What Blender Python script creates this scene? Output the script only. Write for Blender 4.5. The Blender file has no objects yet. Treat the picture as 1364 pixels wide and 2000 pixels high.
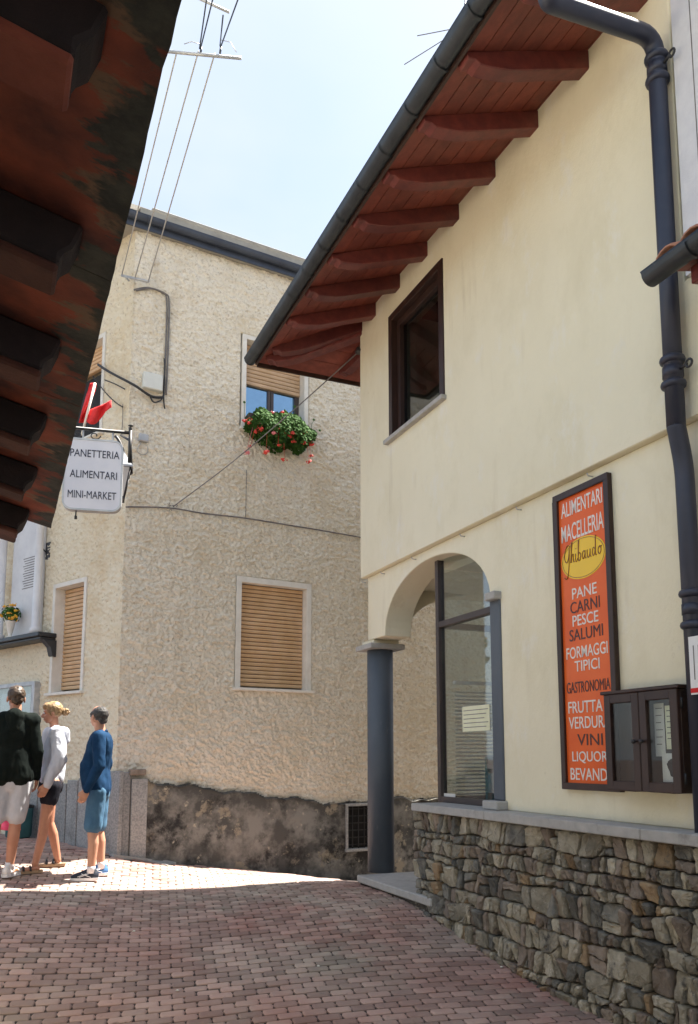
import bpy, bmesh, math, random
import numpy as np
from mathutils import Vector, Matrix, noise, geometry
random.seed(7); rng = np.random.default_rng(11)
R = math.radians
S = bpy.context.scene
C = S.collection

# ------------------------------------------------------------------ camera, sky, sun, exposure
F = 1600.0; YP = 1270.0; TP = 0.13; PIT = math.atan(TP); EYE = 1.75
cd = bpy.data.cameras.new('camera'); cam = bpy.data.objects.new('camera', cd); C.objects.link(cam)
cam.location = (0, 0, EYE); cam.rotation_euler = (math.pi/2 + PIT, 0, 0)
cd.sensor_width = 36; cd.lens = F/2000*36; cd.shift_y = (YP-1000)/2000; cd.clip_start = 0.05; cd.clip_end = 600
S.camera = cam
SUN_AZ = 30.8   # degrees from +X towards +Y
SUN_EL = 62.0
w = bpy.data.worlds.new("World"); S.world = w; w.use_nodes = True
nt = w.node_tree; nt.nodes.clear()
def N(t, **k):
    n = nt.nodes.new(t)
    for a, b in k.items(): setattr(n, a, b)
    return n
sky = N('ShaderNodeTexSky', sky_type='NISHITA', sun_disc=False, sun_elevation=R(SUN_EL), sun_rotation=R(90-SUN_AZ), air_density=1.0, dust_density=2.0, ozone_density=1.2)
tc = N('ShaderNodeTexCoord'); mp = N('ShaderNodeMapping'); mp.inputs['Scale'].default_value = (1.0, 1.0, 1.9)
n1 = N('ShaderNodeTexNoise'); n1.inputs['Scale'].default_value = 1.5; n1.inputs['Detail'].default_value = 5; n1.inputs['Roughness'].default_value = 0.5
cr = N('ShaderNodeValToRGB'); cr.color_ramp.elements[0].position = 0.40; cr.color_ramp.elements[1].position = 0.62
cr.color_ramp.elements[0].color = (.22,.22,.22,1); cr.color_ramp.elements[1].color = (.9,.9,.9,1)
mx = N('ShaderNodeMix', data_type='RGBA'); mx.inputs['B'].default_value = (3.1, 3.35, 3.6, 1)
bg = N('ShaderNodeBackground'); bg.inputs['Strength'].default_value = 0.05
out = N('ShaderNodeOutputWorld')
L = nt.links.new
L(tc.outputs['Generated'], mp.inputs['Vector']); L(mp.outputs[0], n1.inputs['Vector']); L(n1.outputs['Fac'], cr.inputs[0])
L(cr.outputs[0], mx.inputs['Factor']); L(sky.outputs[0], mx.inputs['A']); L(mx.outputs['Result'], bg.inputs[0]); L(bg.outputs[0], out.inputs[0])
sd = bpy.data.lights.new('sun', 'SUN'); sd.energy = 3.3; sd.angle = R(0.6); sd.color = (1.0, .94, .85)
so = bpy.data.objects.new('sun', sd); C.objects.link(so)
sv = Vector((math.cos(R(SUN_EL))*math.cos(R(SUN_AZ)), math.cos(R(SUN_EL))*math.sin(R(SUN_AZ)), math.sin(R(SUN_EL))))
so.rotation_euler = sv.to_track_quat('Z', 'Y').to_euler(); so.location = (10, 5, 20)
vs = S.view_settings; vs.view_transform = 'Standard'; vs.look = 'None'; vs.gamma = 1; vs.use_curve_mapping = False
vs.exposure = 2.6
S.render.engine = 'CYCLES'
S.cycles.max_bounces = 7; S.cycles.diffuse_bounces = 4; S.cycles.transparent_max_bounces = 10

# ------------------------------------------------------------------ helpers
UP = Vector((0, 0, 1))
def ray(u, v):
    cx = (u-682)/F; cy = (YP-v)/F
    return Vector((cx, math.cos(PIT)-cy*math.sin(PIT), math.sin(PIT)+cy*math.cos(PIT)))
class Plane:
    """vertical plane; a = to the right seen from outside, n = outward normal"""
    def __init__(s, o, a):
        s.o = Vector((o[0], o[1], 0)); s.a = Vector((a[0], a[1], 0)).normalized(); s.n = s.a.cross(UP)
    def p(s, x, z, off=0.0): return s.o + s.a*x + s.n*off + UP*z
    def px(s, u, v, off=0.0):
        d = ray(u, v); c = Vector((0, 0, EYE))
        t = ((s.o + s.n*off - c).dot(s.n))/d.dot(s.n)
        q = c + d*t
        return ((q-s.o).dot(s.a), q.z)
    def at(s, u, v, off=0.0):
        return s.p(*s.px(u, v, off), off)
def at_y(u, v, y):
    d = ray(u, v); return Vector((0, 0, EYE)) + d*(y/d.y)

WLOC = {}
def tag(o, label=None, cat=None, group=None, kind=None):
    if label: o['label'] = label
    if cat: o['category'] = cat
    if group: o['group'] = group
    if kind: o['kind'] = kind
    return o
def thing(name, loc, label, cat, group=None):
    o = bpy.data.objects.new(name, None); C.objects.link(o); o.location = loc; o.empty_display_size = .2
    WLOC[o.name] = Vector(loc)
    return tag(o, label, cat, group)
def link(name, me, mat=None, parent=None, smooth=None):
    o = bpy.data.objects.new(name, me); C.objects.link(o)
    if mat is not None and not me.materials: me.materials.append(mat)
    if parent is not None:
        o.parent = parent
        if parent.name in WLOC: o.matrix_parent_inverse = Matrix.Translation(-WLOC[parent.name])
    return o
class MB:
    def __init__(s): s.v = []; s.f = []; s.sm = []
    def add(s, vs, fs, smooth=False):
        k = len(s.v); s.v += [tuple(p) for p in vs]; s.f += [tuple(i+k for i in f) for f in fs]; s.sm += [smooth]*len(fs); return s
    def hexa(s, P):  # 8 pts: bottom 4 ccw, top 4 ccw
        return s.add(P, [(3,2,1,0),(4,5,6,7),(0,1,5,4),(1,2,6,5),(2,3,7,6),(3,0,4,7)])
    def box(s, pl, x0, x1, z0, z1, o0, o1):
        return s.hexa([pl.p(x0,z0,o1), pl.p(x1,z0,o1), pl.p(x1,z0,o0), pl.p(x0,z0,o0), pl.p(x0,z1,o1), pl.p(x1,z1,o1), pl.p(x1,z1,o0), pl.p(x0,z1,o0)])
    def prism(s, pl, loops, o0, o1):
        """loops: outer polygon (ccw in x,z) + holes; o1 > o0"""
        tris = geometry.tessellate_polygon([[Vector((x, z, 0)) for x, z in lp] for lp in loops])
        pts = [q for lp in loops for q in lp]; n = len(pts)
        V = [pl.p(x, z, o1) for x, z in pts] + [pl.p(x, z, o0) for x, z in pts]
        Fc = []
        for t in tris:
            a, b, c = [pts[i] for i in t]
            ar = (b[0]-a[0])*(c[1]-a[1])-(b[1]-a[1])*(c[0]-a[0])
            t = t if ar > 0 else t[::-1]
            Fc.append(tuple(t)); Fc.append(tuple(i+n for i in t[::-1]))
        k = 0
        for lp in loops:
            m = len(lp)
            for i in range(m):
                j = (i+1) % m; Fc.append((k+i, k+i+n, k+j+n, k+j))
            k += m
        return s.add(V, Fc)
    def tube(s, pts, r, seg=8, cap=True, smooth=True):
        pts = [Vector(p) for p in pts]; rs = r if isinstance(r, (list, tuple)) else [r]*len(pts)
        V = []; up = None
        for i, p in enumerate(pts):
            d = (pts[min(i+1, len(pts)-1)] - pts[max(i-1, 0)]).normalized()
            if up is None: up = d.orthogonal().normalized()
            up = (up - d*up.dot(d)).normalized(); sd_ = d.cross(up)
            for k in range(seg):
                a = 2*math.pi*k/seg; V.append(p + (up*math.cos(a) + sd_*math.sin(a))*rs[i])
        Fc = []
        for i in range(len(pts)-1):
            for k in range(seg):
                a = i*seg+k; b = i*seg+(k+1) % seg; Fc.append((a, b, b+seg, a+seg))
        if cap: Fc.append(tuple(range(seg))[::-1]); Fc.append(tuple((len(pts)-1)*seg+k for k in range(seg)))
        return s.add(V, Fc, smooth)
    def lathe(s, c, prof, seg=20, axis=None):
        """prof: list of (radius, height)"""
        ax = axis or UP; u = ax.orthogonal().normalized(); w_ = ax.cross(u); c = Vector(c); V = []
        for r, h in prof:
            for k in range(seg):
                a = 2*math.pi*k/seg; V.append(c + ax*h + (u*math.cos(a)+w_*math.sin(a))*r)
        Fc = []
        for i in range(len(prof)-1):
            for k in range(seg):
                a = i*seg+k; b = i*seg+(k+1) % seg; Fc.append((a, b, b+seg, a+seg))
        Fc.append(tuple(range(seg))[::-1]); Fc.append(tuple((len(prof)-1)*seg+k for k in range(seg)))
        return s.add(V, Fc, True)
    def ball(s, c, rx, ry=None, rz=None, seg=12, rings=8, M=None):
        ry = ry or rx; rz = rz or rx; c = Vector(c); V = []
        for i in range(1, rings):
            t = math.pi*i/rings
            for k in range(seg):
                a = 2*math.pi*k/seg; q = Vector((rx*math.sin(t)*math.cos(a), ry*math.sin(t)*math.sin(a), rz*math.cos(t)))
                V.append(c + (M @ q if M else q))
        Fc = []
        for i in range(rings-2):
            for k in range(seg):
                a = i*seg+k; b = i*seg+(k+1) % seg; Fc.append((a, a+seg, b+seg, b))
        t0 = len(V); q = Vector((0, 0, rz)); V.append(c + (M @ q if M else q)); V.append(c - (M @ q if M else q))
        for k in range(seg):
            Fc.append((t0, k, (k+1) % seg)); m = (rings-2)*seg; Fc.append((t0+1, m+(k+1) % seg, m+k))
        return s.add(V, Fc, True)
    def mesh(s, name='mesh'):
        me = bpy.data.meshes.new(name); me.from_pydata(s.v, [], s.f); me.polygons.foreach_set('use_smooth', s.sm); me.update(); return me
    def build(s, name, mat, parent=None, bevel=0, label=None):
        me = s.mesh(name)
        if bevel:
            bm = bmesh.new(); bm.from_mesh(me); bmesh.ops.remove_doubles(bm, verts=bm.verts, dist=1e-5)
            bmesh.ops.bevel(bm, geom=[e for e in bm.edges if e.is_manifold and e.calc_face_angle(0) > .6], offset=bevel, segments=1, affect='EDGES', clamp_overlap=True)
            bm.to_mesh(me); bm.free()
        o = link(name, me, mat, parent)
        if label: o['label'] = label
        return o

# ------------------------------------------------------------------ materials
def newmat(name):
    m = bpy.data.materials.new(name); m.use_nodes = True; return m, m.node_tree, m.node_tree.nodes['Principled BSDF']
def mat(name, col, col2=None, scale=6, rough=.8, metal=0, bump=0, bscale=40, rand=0, detail=6, stretch=(1,1,1), lo=.35, hi=.65,
        stains=None, spec=None, col3=None, scale3=1.2, lo3=.5, hi3=.6, attr=None, bdist=.01, trans=None):
    m, t, b = newmat(name); nd = t.nodes; lk = t.links.new
    geo = nd.new('ShaderNodeNewGeometry'); mp_ = nd.new('ShaderNodeMapping'); mp_.inputs['Scale'].default_value = stretch
    lk(geo.outputs['Position'], mp_.inputs['Vector'])
    def noise_(sc, det=detail, ro=.6):
        n = nd.new('ShaderNodeTexNoise'); n.inputs['Scale'].default_value = sc; n.inputs['Detail'].default_value = det; n.inputs['Roughness'].default_value = ro
        lk(mp_.outputs[0], n.inputs['Vector']); return n.outputs['Fac']
    def ramp(f, a, bb):
        mr = nd.new('ShaderNodeMapRange'); mr.inputs['From Min'].default_value = a; mr.inputs['From Max'].default_value = bb; lk(f, mr.inputs['Value']); return mr.outputs[0]
    def mix(f, a, bb, mode='MIX'):
        x = nd.new('ShaderNodeMix'); x.data_type = 'RGBA'; x.blend_type = mode
        if isinstance(f, float): x.inputs['Factor'].default_value = f
        else: lk(f, x.inputs['Factor'])
        for s_, q in (('A', a), ('B', bb)):
            if isinstance(q, tuple): x.inputs[s_].default_value = (*q, 1)
            else: lk(q, x.inputs[s_])
        return x.outputs['Result']
    c = mix(ramp(noise_(scale), lo, hi), tuple(col), tuple(col2 or col))
    if col3: c = mix(ramp(noise_(scale3, 8, .65), lo3, hi3), c, tuple(col3))
    if stains:
        for (sc_, sl, sh, scol) in stains: c = mix(ramp(noise_(sc_, 9, .7), sl, sh), c, tuple(scol))
    if rand:
        if attr:
            oi = nd.new('ShaderNodeAttribute'); oi.attribute_name = attr; src = oi.outputs['Fac']
        else:
            oi = nd.new('ShaderNodeObjectInfo'); src = oi.outputs['Random']
        mr = nd.new('ShaderNodeMapRange'); mr.inputs['To Min'].default_value = 1-rand; mr.inputs['To Max'].default_value = 1+rand; lk(src, mr.inputs['Value'])
        vm = nd.new('ShaderNodeVectorMath'); vm.operation = 'SCALE'; lk(c, vm.inputs[0]); lk(mr.outputs[0], vm.inputs['Scale']); c = vm.outputs[0]
    lk(c, b.inputs['Base Color'])
    b.inputs['Roughness'].default_value = rough; b.inputs['Metallic'].default_value = metal
    if spec is not None: b.inputs['Specular IOR Level'].default_value = spec
    if bump:
        bp = nd.new('ShaderNodeBump'); bp.inputs['Strength'].default_value = bump; bp.inputs['Distance'].default_value = bdist
        lk(noise_(bscale, 8, .7), bp.inputs['Height']); lk(bp.outputs[0], b.inputs['Normal'])
    return m
def glassmat(name, tint=(.86, .91, .92), base=.12):
    m, t, b = newmat(name); nd = t.nodes; lk = t.links.new; nd.remove(b)
    tr = nd.new('ShaderNodeBsdfTransparent'); tr.inputs[0].default_value = (*tint, 1)
    gl = nd.new('ShaderNodeBsdfGlossy'); gl.inputs['Roughness'].default_value = .02
    lw = nd.new('ShaderNodeLayerWeight'); lw.inputs['Blend'].default_value = .5
    pw_ = nd.new('ShaderNodeMath'); pw_.operation = 'POWER'; pw_.inputs[1].default_value = 3.5; lk(lw.outputs['Facing'], pw_.inputs[0])
    ad = nd.new('ShaderNodeMath'); ad.operation = 'MULTIPLY_ADD'; ad.inputs[1].default_value = .55; ad.inputs[2].default_value = base; lk(pw_.outputs[0], ad.inputs[0])
    mixs = nd.new('ShaderNodeMixShader'); lk(ad.outputs[0], mixs.inputs[0]); lk(tr.outputs[0], mixs.inputs[1]); lk(gl.outputs[0], mixs.inputs[2])
    lk(mixs.outputs[0], nd['Material Output'].inputs[0]); return m

M = {}
def add_streaks(m, col, s1=8, s2=.8, a=.58, b=.78):
    t = m.node_tree; nd = t.nodes; lk = t.links.new; B = nd['Principled BSDF']; src = B.inputs['Base Color'].links[0].from_socket
    g = nd.new('ShaderNodeNewGeometry'); v = nd.new('ShaderNodeVectorMath'); v.operation = 'MULTIPLY'; v.inputs[1].default_value = (s1, s1, s2); lk(g.outputs['Position'], v.inputs[0])
    n = nd.new('ShaderNodeTexNoise'); n.inputs['Scale'].default_value = 1; n.inputs['Detail'].default_value = 5; lk(v.outputs[0], n.inputs['Vector'])
    n2 = nd.new('ShaderNodeTexNoise'); n2.inputs['Scale'].default_value = 1.3; n2.inputs['Detail'].default_value = 6; lk(g.outputs['Position'], n2.inputs['Vector'])
    r = nd.new('ShaderNodeMapRange'); r.inputs['From Min'].default_value = a; r.inputs['From Max'].default_value = b; lk(n.outputs['Fac'], r.inputs['Value'])
    r2 = nd.new('ShaderNodeMapRange'); r2.inputs['From Min'].default_value = .5; r2.inputs['From Max'].default_value = .62; r2.inputs['To Max'].default_value = .4; lk(n2.outputs['Fac'], r2.inputs['Value'])
    mu = nd.new('ShaderNodeMath'); mu.operation = 'MULTIPLY'; lk(r.outputs[0], mu.inputs[0]); lk(r2.outputs[0], mu.inputs[1])
    x = nd.new('ShaderNodeMix'); x.data_type = 'RGBA'; lk(mu.outputs[0], x.inputs['Factor']); lk(src, x.inputs['A']); x.inputs['B'].default_value = (*col, 1); lk(x.outputs['Result'], B.inputs['Base Color'])
M['cream'] = mat('cream_plaster', (.83,.775,.60), (.79,.73,.55), scale=1.3, rough=.92, bump=.55, bscale=22, stretch=(1,1,.6), lo=.3, hi=.7,
                 stains=[(1.7,.50,.72,(.74,.68,.50)), (3.5,.56,.68,(.81,.77,.65)), (6,.66,.80,(.56,.48,.34))])
add_streaks(M['cream'], (.50,.42,.29))
M['stucco'] = mat('rough_stucco', (.80,.72,.585), (.85,.79,.67), scale=3, rough=.95, bump=.9, bscale=70, lo=.3, hi=.7,
                  stains=[(30,.52,.68,(.50,.42,.31)), (1.1,.52,.76,(.72,.62,.46))])
M['stucco_y'] = mat('ochre_stucco', (.74,.65,.48), (.80,.72,.56), scale=2.5, rough=.95, bump=.6, bscale=90, lo=.3, hi=.7,
                  stains=[(28,.56,.68,(.42,.32,.20)), (.9,.5,.75,(.62,.46,.26))])
M['trim'] = mat('white_trim', (.80,.77,.70), (.70,.67,.60), scale=8, rough=.8)
M['found'] = mat('stained_cement', (.085,.085,.08), (.24,.235,.215), scale=3.2, rough=.95, bump=.7, bscale=40, lo=.42, hi=.58,
                 stains=[(1.7,.56,.585,(.30,.27,.21)), (2.6,.50,.62,(.030,.030,.029)), (7,.62,.68,(.46,.42,.33))])
add_streaks(M['stucco'], (.42,.33,.22), 5, .6, .56, .76)
M['granite'] = mat('grey_granite', (.26,.27,.27), (.40,.40,.39), scale=45, rough=.85, bump=.3, bscale=90, rand=.15, lo=.4, hi=.6, stains=[(2.5,.55,.75,(.17,.17,.16))])
M['ledge'] = mat('grey_stone_slab', (.36,.355,.34), (.46,.45,.43), scale=14, rough=.85, bump=.4, bscale=80, lo=.3, hi=.7, stains=[(4,.58,.75,(.22,.215,.20))])
M['column'] = mat('grey_painted_column', (.072,.090,.115), (.105,.125,.15), scale=2.5, rough=.6, bump=.15, bscale=50, stretch=(1,1,.4), stains=[(9,.62,.8,(.20,.22,.25))])
M['wood_red'] = mat('red_stained_wood', (.16,.036,.026), (.235,.058,.038), scale=9, rough=.55, bump=.2, bscale=60, rand=.18, stretch=(1,1,3), stains=[(14,.60,.75,(.12,.03,.02))])
M['rafter'] = mat('dark_red_rafter_wood', (.10,.021,.020), (.16,.035,.028), scale=12, rough=.5, bump=.25, bscale=60, rand=.2, stains=[(22,.60,.72,(.07,.02,.02))])
M['gutter'] = mat('dark_grey_gutter', (.030,.036,.044), (.050,.058,.068), scale=4, rough=.42, metal=.3, bump=.05, stains=[(12,.6,.8,(.12,.12,.12))])
M['pipe'] = mat('dark_blue_grey_pipe', (.026,.034,.058), (.042,.045,.068), scale=3, rough=.42, metal=.2, bump=.05)
M['darkwood'] = mat('dark_brown_wood', (.028,.013,.010), (.045,.022,.016), scale=10, rough=.45, bump=.1, bscale=60, stretch=(1,1,.3))
M['mullion'] = mat('brown_metal_frame', (.055,.04,.04), (.07,.055,.05), scale=6, rough=.5)
M['glass'] = glassmat('window_glass')
M['glass_case'] = glassmat('case_glass', (.93,.95,.95), .03)
M['glass_in'] = glassmat('upper_glass', (.55,.6,.62), .10)
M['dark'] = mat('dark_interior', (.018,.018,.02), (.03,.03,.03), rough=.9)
M['room'] = mat('shop_room_wall', (.20,.23,.23), (.26,.28,.28), rough=.9)
M['shutter'] = mat('tan_roller_shutter', (.60,.38,.20), (.68,.46,.27), scale=5, rough=.6, rand=.05)
M['shutter2'] = mat('pale_roller_shutter', (.50,.33,.19), (.58,.40,.25), scale=5, rough=.6, rand=.05)
M['mortar'] = mat('dark_mortar', (.045,.04,.034), (.085,.075,.062), scale=14, rough=.95, bump=.8, bscale=30, bdist=.03)
M['stone_a'] = mat('grey_fieldstone', (.25,.225,.17), (.45,.41,.32), scale=9, rough=.85, bump=.9, bscale=26, rand=.3, bdist=.03, stains=[(16,.54,.62,(.50,.46,.38)), (8,.56,.66,(.08,.078,.068))])
M['stone_b'] = mat('dark_fieldstone', (.10,.098,.088), (.24,.23,.195), scale=9, rough=.85, bump=.9, bscale=26, rand=.3, bdist=.03, stains=[(16,.60,.70,(.34,.32,.28))])
M['stone_c'] = mat('ochre_fieldstone', (.26,.175,.10), (.40,.30,.185), scale=9, rough=.85, bump=.9, bscale=26, rand=.25, bdist=.03, stains=[(14,.58,.70,(.20,.17,.13))])
M['stone_d'] = mat('brown_fieldstone', (.18,.145,.115), (.31,.255,.205), scale=9, rough=.85, bump=.9, bscale=26, rand=.25, bdist=.03, stains=[(14,.60,.70,(.38,.34,.28))])
PAV = dict(col=(.34,.185,.15), col2=(.43,.31,.26), scale=1.1, rough=.82, bump=.5, bscale=160, lo=.35, hi=.65, bdist=.004,
           stains=[(.8,.48,.66,(.38,.32,.26)), (11,.62,.75,(.17,.12,.105))])
M['paver'] = mat('red_brown_paver', rand=.30, **PAV)
M['paver_s'] = mat('red_brown_paver_field', rand=.30, attr='rnd', **PAV)
M['joint'] = mat('dark_sand_joint', (.055,.04,.034), (.085,.065,.055), scale=30, rough=.95)
M['asphalt'] = M['joint']
M['eave'] = mat('weathered_roof_underside', (.115,.032,.020), (.20,.058,.030), scale=2.4, rough=.75, bump=.5, bscale=30, bdist=.01, rand=.12,
                stains=[(6,.60,.70,(.07,.022,.018)), (9,.70,.78,(.26,.12,.07))])
M['eave_edge'] = mat('lichened_stone_edge', (.055,.062,.055), (.12,.125,.105), scale=7, rough=.95, bump=.8, bscale=40, bdist=.02, stains=[(9,.58,.64,(.24,.20,.13)), (5,.60,.66,(.13,.045,.028))])
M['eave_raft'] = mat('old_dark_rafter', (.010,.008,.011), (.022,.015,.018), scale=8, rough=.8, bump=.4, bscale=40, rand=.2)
M['clay'] = mat('old_clay_tile', (.15,.038,.025), (.22,.062,.040), scale=7, rough=.85, bump=.4, bscale=50, rand=.15)
M['batten'] = mat('old_brown_batten', (.05,.018,.014), (.09,.032,.022), scale=7, rough=.85, bump=.4, bscale=50, rand=.3)  # rafter underside brown, with the bounced light put into the tone
M['tile'] = mat('clay_roof_tile', (.33,.13,.075), (.45,.22,.14), scale=9, rough=.85, rand=.15)
M['lauze'] = mat('dark_stone_slab_roof', (.085,.08,.07), (.15,.14,.12), scale=5, rough=.9, bump=.4)
M['roofslab'] = mat('weathered_slab_roof', (.30,.28,.24), (.38,.36,.31), scale=6, rough=.9, bump=.3)
M['bluegutter'] = mat('blue_grey_gutter', (.045,.055,.08), (.065,.08,.11), scale=4, rough=.45, metal=.2)
M['metal'] = mat('galvanised_metal', (.40,.42,.44), (.55,.56,.57), scale=12, rough=.45, metal=.4)
M['iron'] = mat('black_wrought_iron', (.018,.018,.02), (.03,.03,.033), rough=.5)
M['cable'] = mat('grey_cable', (.13,.12,.12), (.20,.19,.18), rough=.7)
M['wire'] = mat('pale_wire', (.42,.40,.36), (.5,.48,.44), rough=.6)
M['blackcable'] = mat('black_cable', (.02,.02,.022), (.04,.04,.04), rough=.6)
M['pvc'] = mat('white_plastic_box', (.66,.67,.62), (.72,.73,.68), rough=.5)
M['white'] = mat('white_paint', (.80,.80,.80), (.76,.76,.78), rough=.4)
M['signwhite'] = mat('sign_white', (.62,.63,.70), (.70,.70,.76), scale=3, rough=.35)
M['black'] = mat('black_paint', (.02,.018,.018), rough=.5)
M['orange'] = mat('orange_sign_panel', (.76,.12,.022), (.82,.155,.032), scale=2, rough=.3, spec=.25)
M['yellow'] = mat('yellow_sign_oval', (.88,.56,.01), rough=.25)
M['signtext'] = mat('sign_white_letter', (.80,.74,.68), rough=.4)
M['signdark'] = mat('sign_dark_letter', (.07,.02,.015), rough=.4)
M['signbrown'] = mat('sign_brown_letter', (.27,.10,.01), rough=.4)
M['leaf'] = mat('geranium_leaf', (.028,.08,.016), (.075,.16,.032), scale=30, rough=.8, spec=.15, stains=[(12,.55,.7,(.03,.075,.02))])
M['petal'] = mat('red_petal', (.62,.03,.02), (.75,.08,.05), scale=60, rough=.6)
M['petal_p'] = mat('pink_petal', (.72,.16,.18), (.80,.30,.30), scale=60, rough=.6)
M['petal_y'] = mat('yellow_petal', (.80,.50,.03), (.85,.33,.04), scale=30, rough=.6)
M['marble'] = mat('white_marble', (.62,.62,.63), (.72,.72,.72), scale=5, rough=.5, stains=[(4,.6,.8,(.48,.48,.5))])
M['redcloth'] = mat('red_cloth', (.60,.015,.02), (.70,.03,.03), rough=.8)
M['pinkcloth'] = mat('pink_cloth', (.85,.08,.22), (.9,.16,.3), rough=.8)
M['palewall'] = mat('pale_render', (.62,.62,.66), (.70,.70,.73), scale=10, rough=.9, bump=.3, bscale=120)
M['noticepaper'] = mat('notice_paper', (.74,.73,.68), (.66,.66,.64), scale=12, rough=.8)
M['yellowpaper'] = mat('yellow_paper', (.74,.74,.52), (.8,.8,.6), scale=12, rough=.8)
M['bottle'] = mat('green_product', (.35,.50,.03), (.5,.6,.05), rough=.5)
M['teal'] = mat('teal_product', (.03,.11,.13), (.05,.18,.20), rough=.5)
M['skin'] = mat('skin_tan', (.50,.25,.16), (.56,.30,.20), scale=8, rough=.55)
M['skin_d'] = mat('skin_tanned_legs', (.42,.19,.115), (.50,.24,.15), scale=8, rough=.5)
M['hair_b'] = mat('dark_brown_hair', (.035,.022,.014), (.09,.055,.03), scale=40, rough=.5, stretch=(1,1,.3))
M['hair_l'] = mat('light_brown_hair', (.20,.115,.05), (.42,.28,.14), scale=45, rough=.5, stretch=(1,1,.5))
M['hair_g'] = mat('greying_black_hair', (.022,.020,.020), (.07,.065,.06), scale=60, rough=.6)
M['hoodie'] = mat('black_hoodie_cloth', (.005,.008,.007), (.010,.014,.012), scale=10, spec=.1, rough=.9, bump=.3, bscale=60)
M['greyshort'] = mat('grey_shorts_cloth', (.42,.43,.46), (.50,.51,.54), scale=9, rough=.9, bump=.2, bscale=70)
M['greysweat'] = mat('light_grey_sweat_cloth', (.46,.48,.54), (.55,.57,.62), scale=9, spec=.1, rough=.9, bump=.3, bscale=70)
M['blackshort'] = mat('black_shorts_cloth', (.012,.013,.018), (.02,.02,.028), spec=.1, rough=.9)
M['whitetee'] = mat('white_tee_cloth', (.76,.74,.76), rough=.9)
M['blueshirt'] = mat('navy_blue_shirt_cloth', (.008,.032,.080), (.014,.050,.115), scale=9, spec=.1, rough=.85, bump=.2, bscale=70)
M['blueshort'] = mat('blue_shorts_cloth', (.045,.125,.22), (.065,.165,.27), scale=9, rough=.85, bump=.2, bscale=70)
M['shoe_w'] = mat('white_trainer', (.72,.70,.68), rough=.6)
M['shoe_o'] = mat('orange_trainer_trim', (.62,.24,.08), rough=.6)
M['shoe_n'] = mat('navy_trainer', (.012,.018,.035), rough=.6)
M['shoe_b'] = mat('blue_trainer', (.06,.17,.38), rough=.6)
M['sandal'] = mat('black_sandal', (.015,.015,.018), rough=.5)
M['cork'] = mat('cork_sole', (.35,.24,.15), rough=.8)

# ------------------------------------------------------------------ planes of the place
K = (682+10)/F/ (math.cos(PIT)+ (1478-YP)/F*math.sin(PIT))     # street direction per metre forward
D1 = Vector((-K, 1, 0)).normalized()
X0 = 3.85
W = Plane((X0, 0), -D1)                    # street wall of the cream house
W2 = Plane((-2.63, 9.4), (.867, .498))     # rough stucco house, face to the street
W3 = Plane((-2.63, 9.4), (.763, -.646))    # its left facet; x <= 0
xc = W.px(704, 900)[0]                     # far corner of the cream house (upper wall)
END = Plane(W.p(xc, 0), Vector((W.n.x, W.n.y, 0)))   # end wall: a = outwards... x<0 runs behind the street wall
# END.a should give normal = D1
assert (END.n - D1).length < 1e-3, END.n
Z = lambda pl, u, v, off=0: pl.px(u, v, off)[1]
X = lambda pl, u, v=1300, off=0: pl.px(u, v, off)[0]

# ------------------------------------------------------------------ ground surface
ctrl = []
for u, v in ((805,1768),(870,1812),(960,1872),(1040,1922),(1120,1966),(1200,2002)):
    q = W.at(u, v, .10); ctrl.append((q.x, q.y, q.z))
for u, v in ((210,1668),(290,1680),(400,1690),(500,1699),(600,1709),(695,1719)):
    q = W2.at(u, v, .05); ctrl.append((q.x, q.y, q.z))
for u, v in ((0,1628),(100,1640),(170,1655)):
    q = W3.at(u, v, .03); ctrl.append((q.x, q.y, q.z))
def at_d(u, v, y): q = at_y(u, v, y); ctrl.append((q.x, q.y, q.z))
at_d(20,1722,7.95); at_d(190,1718,8.35); at_d(400,1740,8.2); at_d(690,1722,8.75); at_d(300,1880,6.15); at_d(20,1990,5.25); at_d(550,1990,5.2); at_d(20,1850,6.2)
for q in ((-3,3.6,.03),(0,3.6,.02),(2.4,3.6,.01),(-3,0,0),(0,0,0),(3.5,0,0),(0,-5,0),(-8,8,.75),(-10,14,.9),(4.5,12.5,0),(-7,3,.4)): ctrl.append(q)
A = np.array(ctrl)
def _tps(r2): return np.where(r2 > 1e-12, .5*r2*np.log(np.maximum(r2, 1e-12)), 0)
n_ = len(A); Kk = _tps(((A[:,None,:2]-A[None,:,:2])**2).sum(-1)) + np.eye(n_)*.02
Pm = np.hstack([np.ones((n_,1)), A[:,:2]])
sol = np.linalg.solve(np.block([[Kk, Pm],[Pm.T, np.zeros((3,3))]]), np.concatenate([A[:,2], np.zeros(3)]))
def ground(x, y):
    x = np.asarray(x, float); y = np.asarray(y, float); sh = x.shape
    P_ = np.stack([np.clip(x,-9,6).ravel(), np.clip(y,-5,15).ravel()], 1)
    k_ = _tps(((P_[:,None]-A[None,:,:2])**2).sum(-1))
    return (k_ @ sol[:n_] + sol[n_] + P_ @ sol[n_+1:]).reshape(sh)
def gz(x, y): return float(ground(np.array([x]), np.array([y]))[0])
def ground_px(u, v):
    d = ray(u, v); t = 3.0
    while t < 20:
        q = Vector((0,0,EYE)) + d*t
        if q.z <= gz(q.x, q.y): return q
        t += .01
    return q
def grid_mesh(xs, ys, zf, name):
    XX, YY = np.meshgrid(xs, ys); ZZ = zf(XX, YY); nx = len(xs); ny = len(ys)
    V = np.stack([XX.ravel(), YY.ravel(), ZZ.ravel()], 1)
    i = np.arange(nx*ny).reshape(ny, nx)
    Q = np.stack([i[:-1,:-1], i[:-1,1:], i[1:,1:], i[1:,:-1]], -1).reshape(-1, 4)
    return np_mesh(V, Q, name, True)
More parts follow.
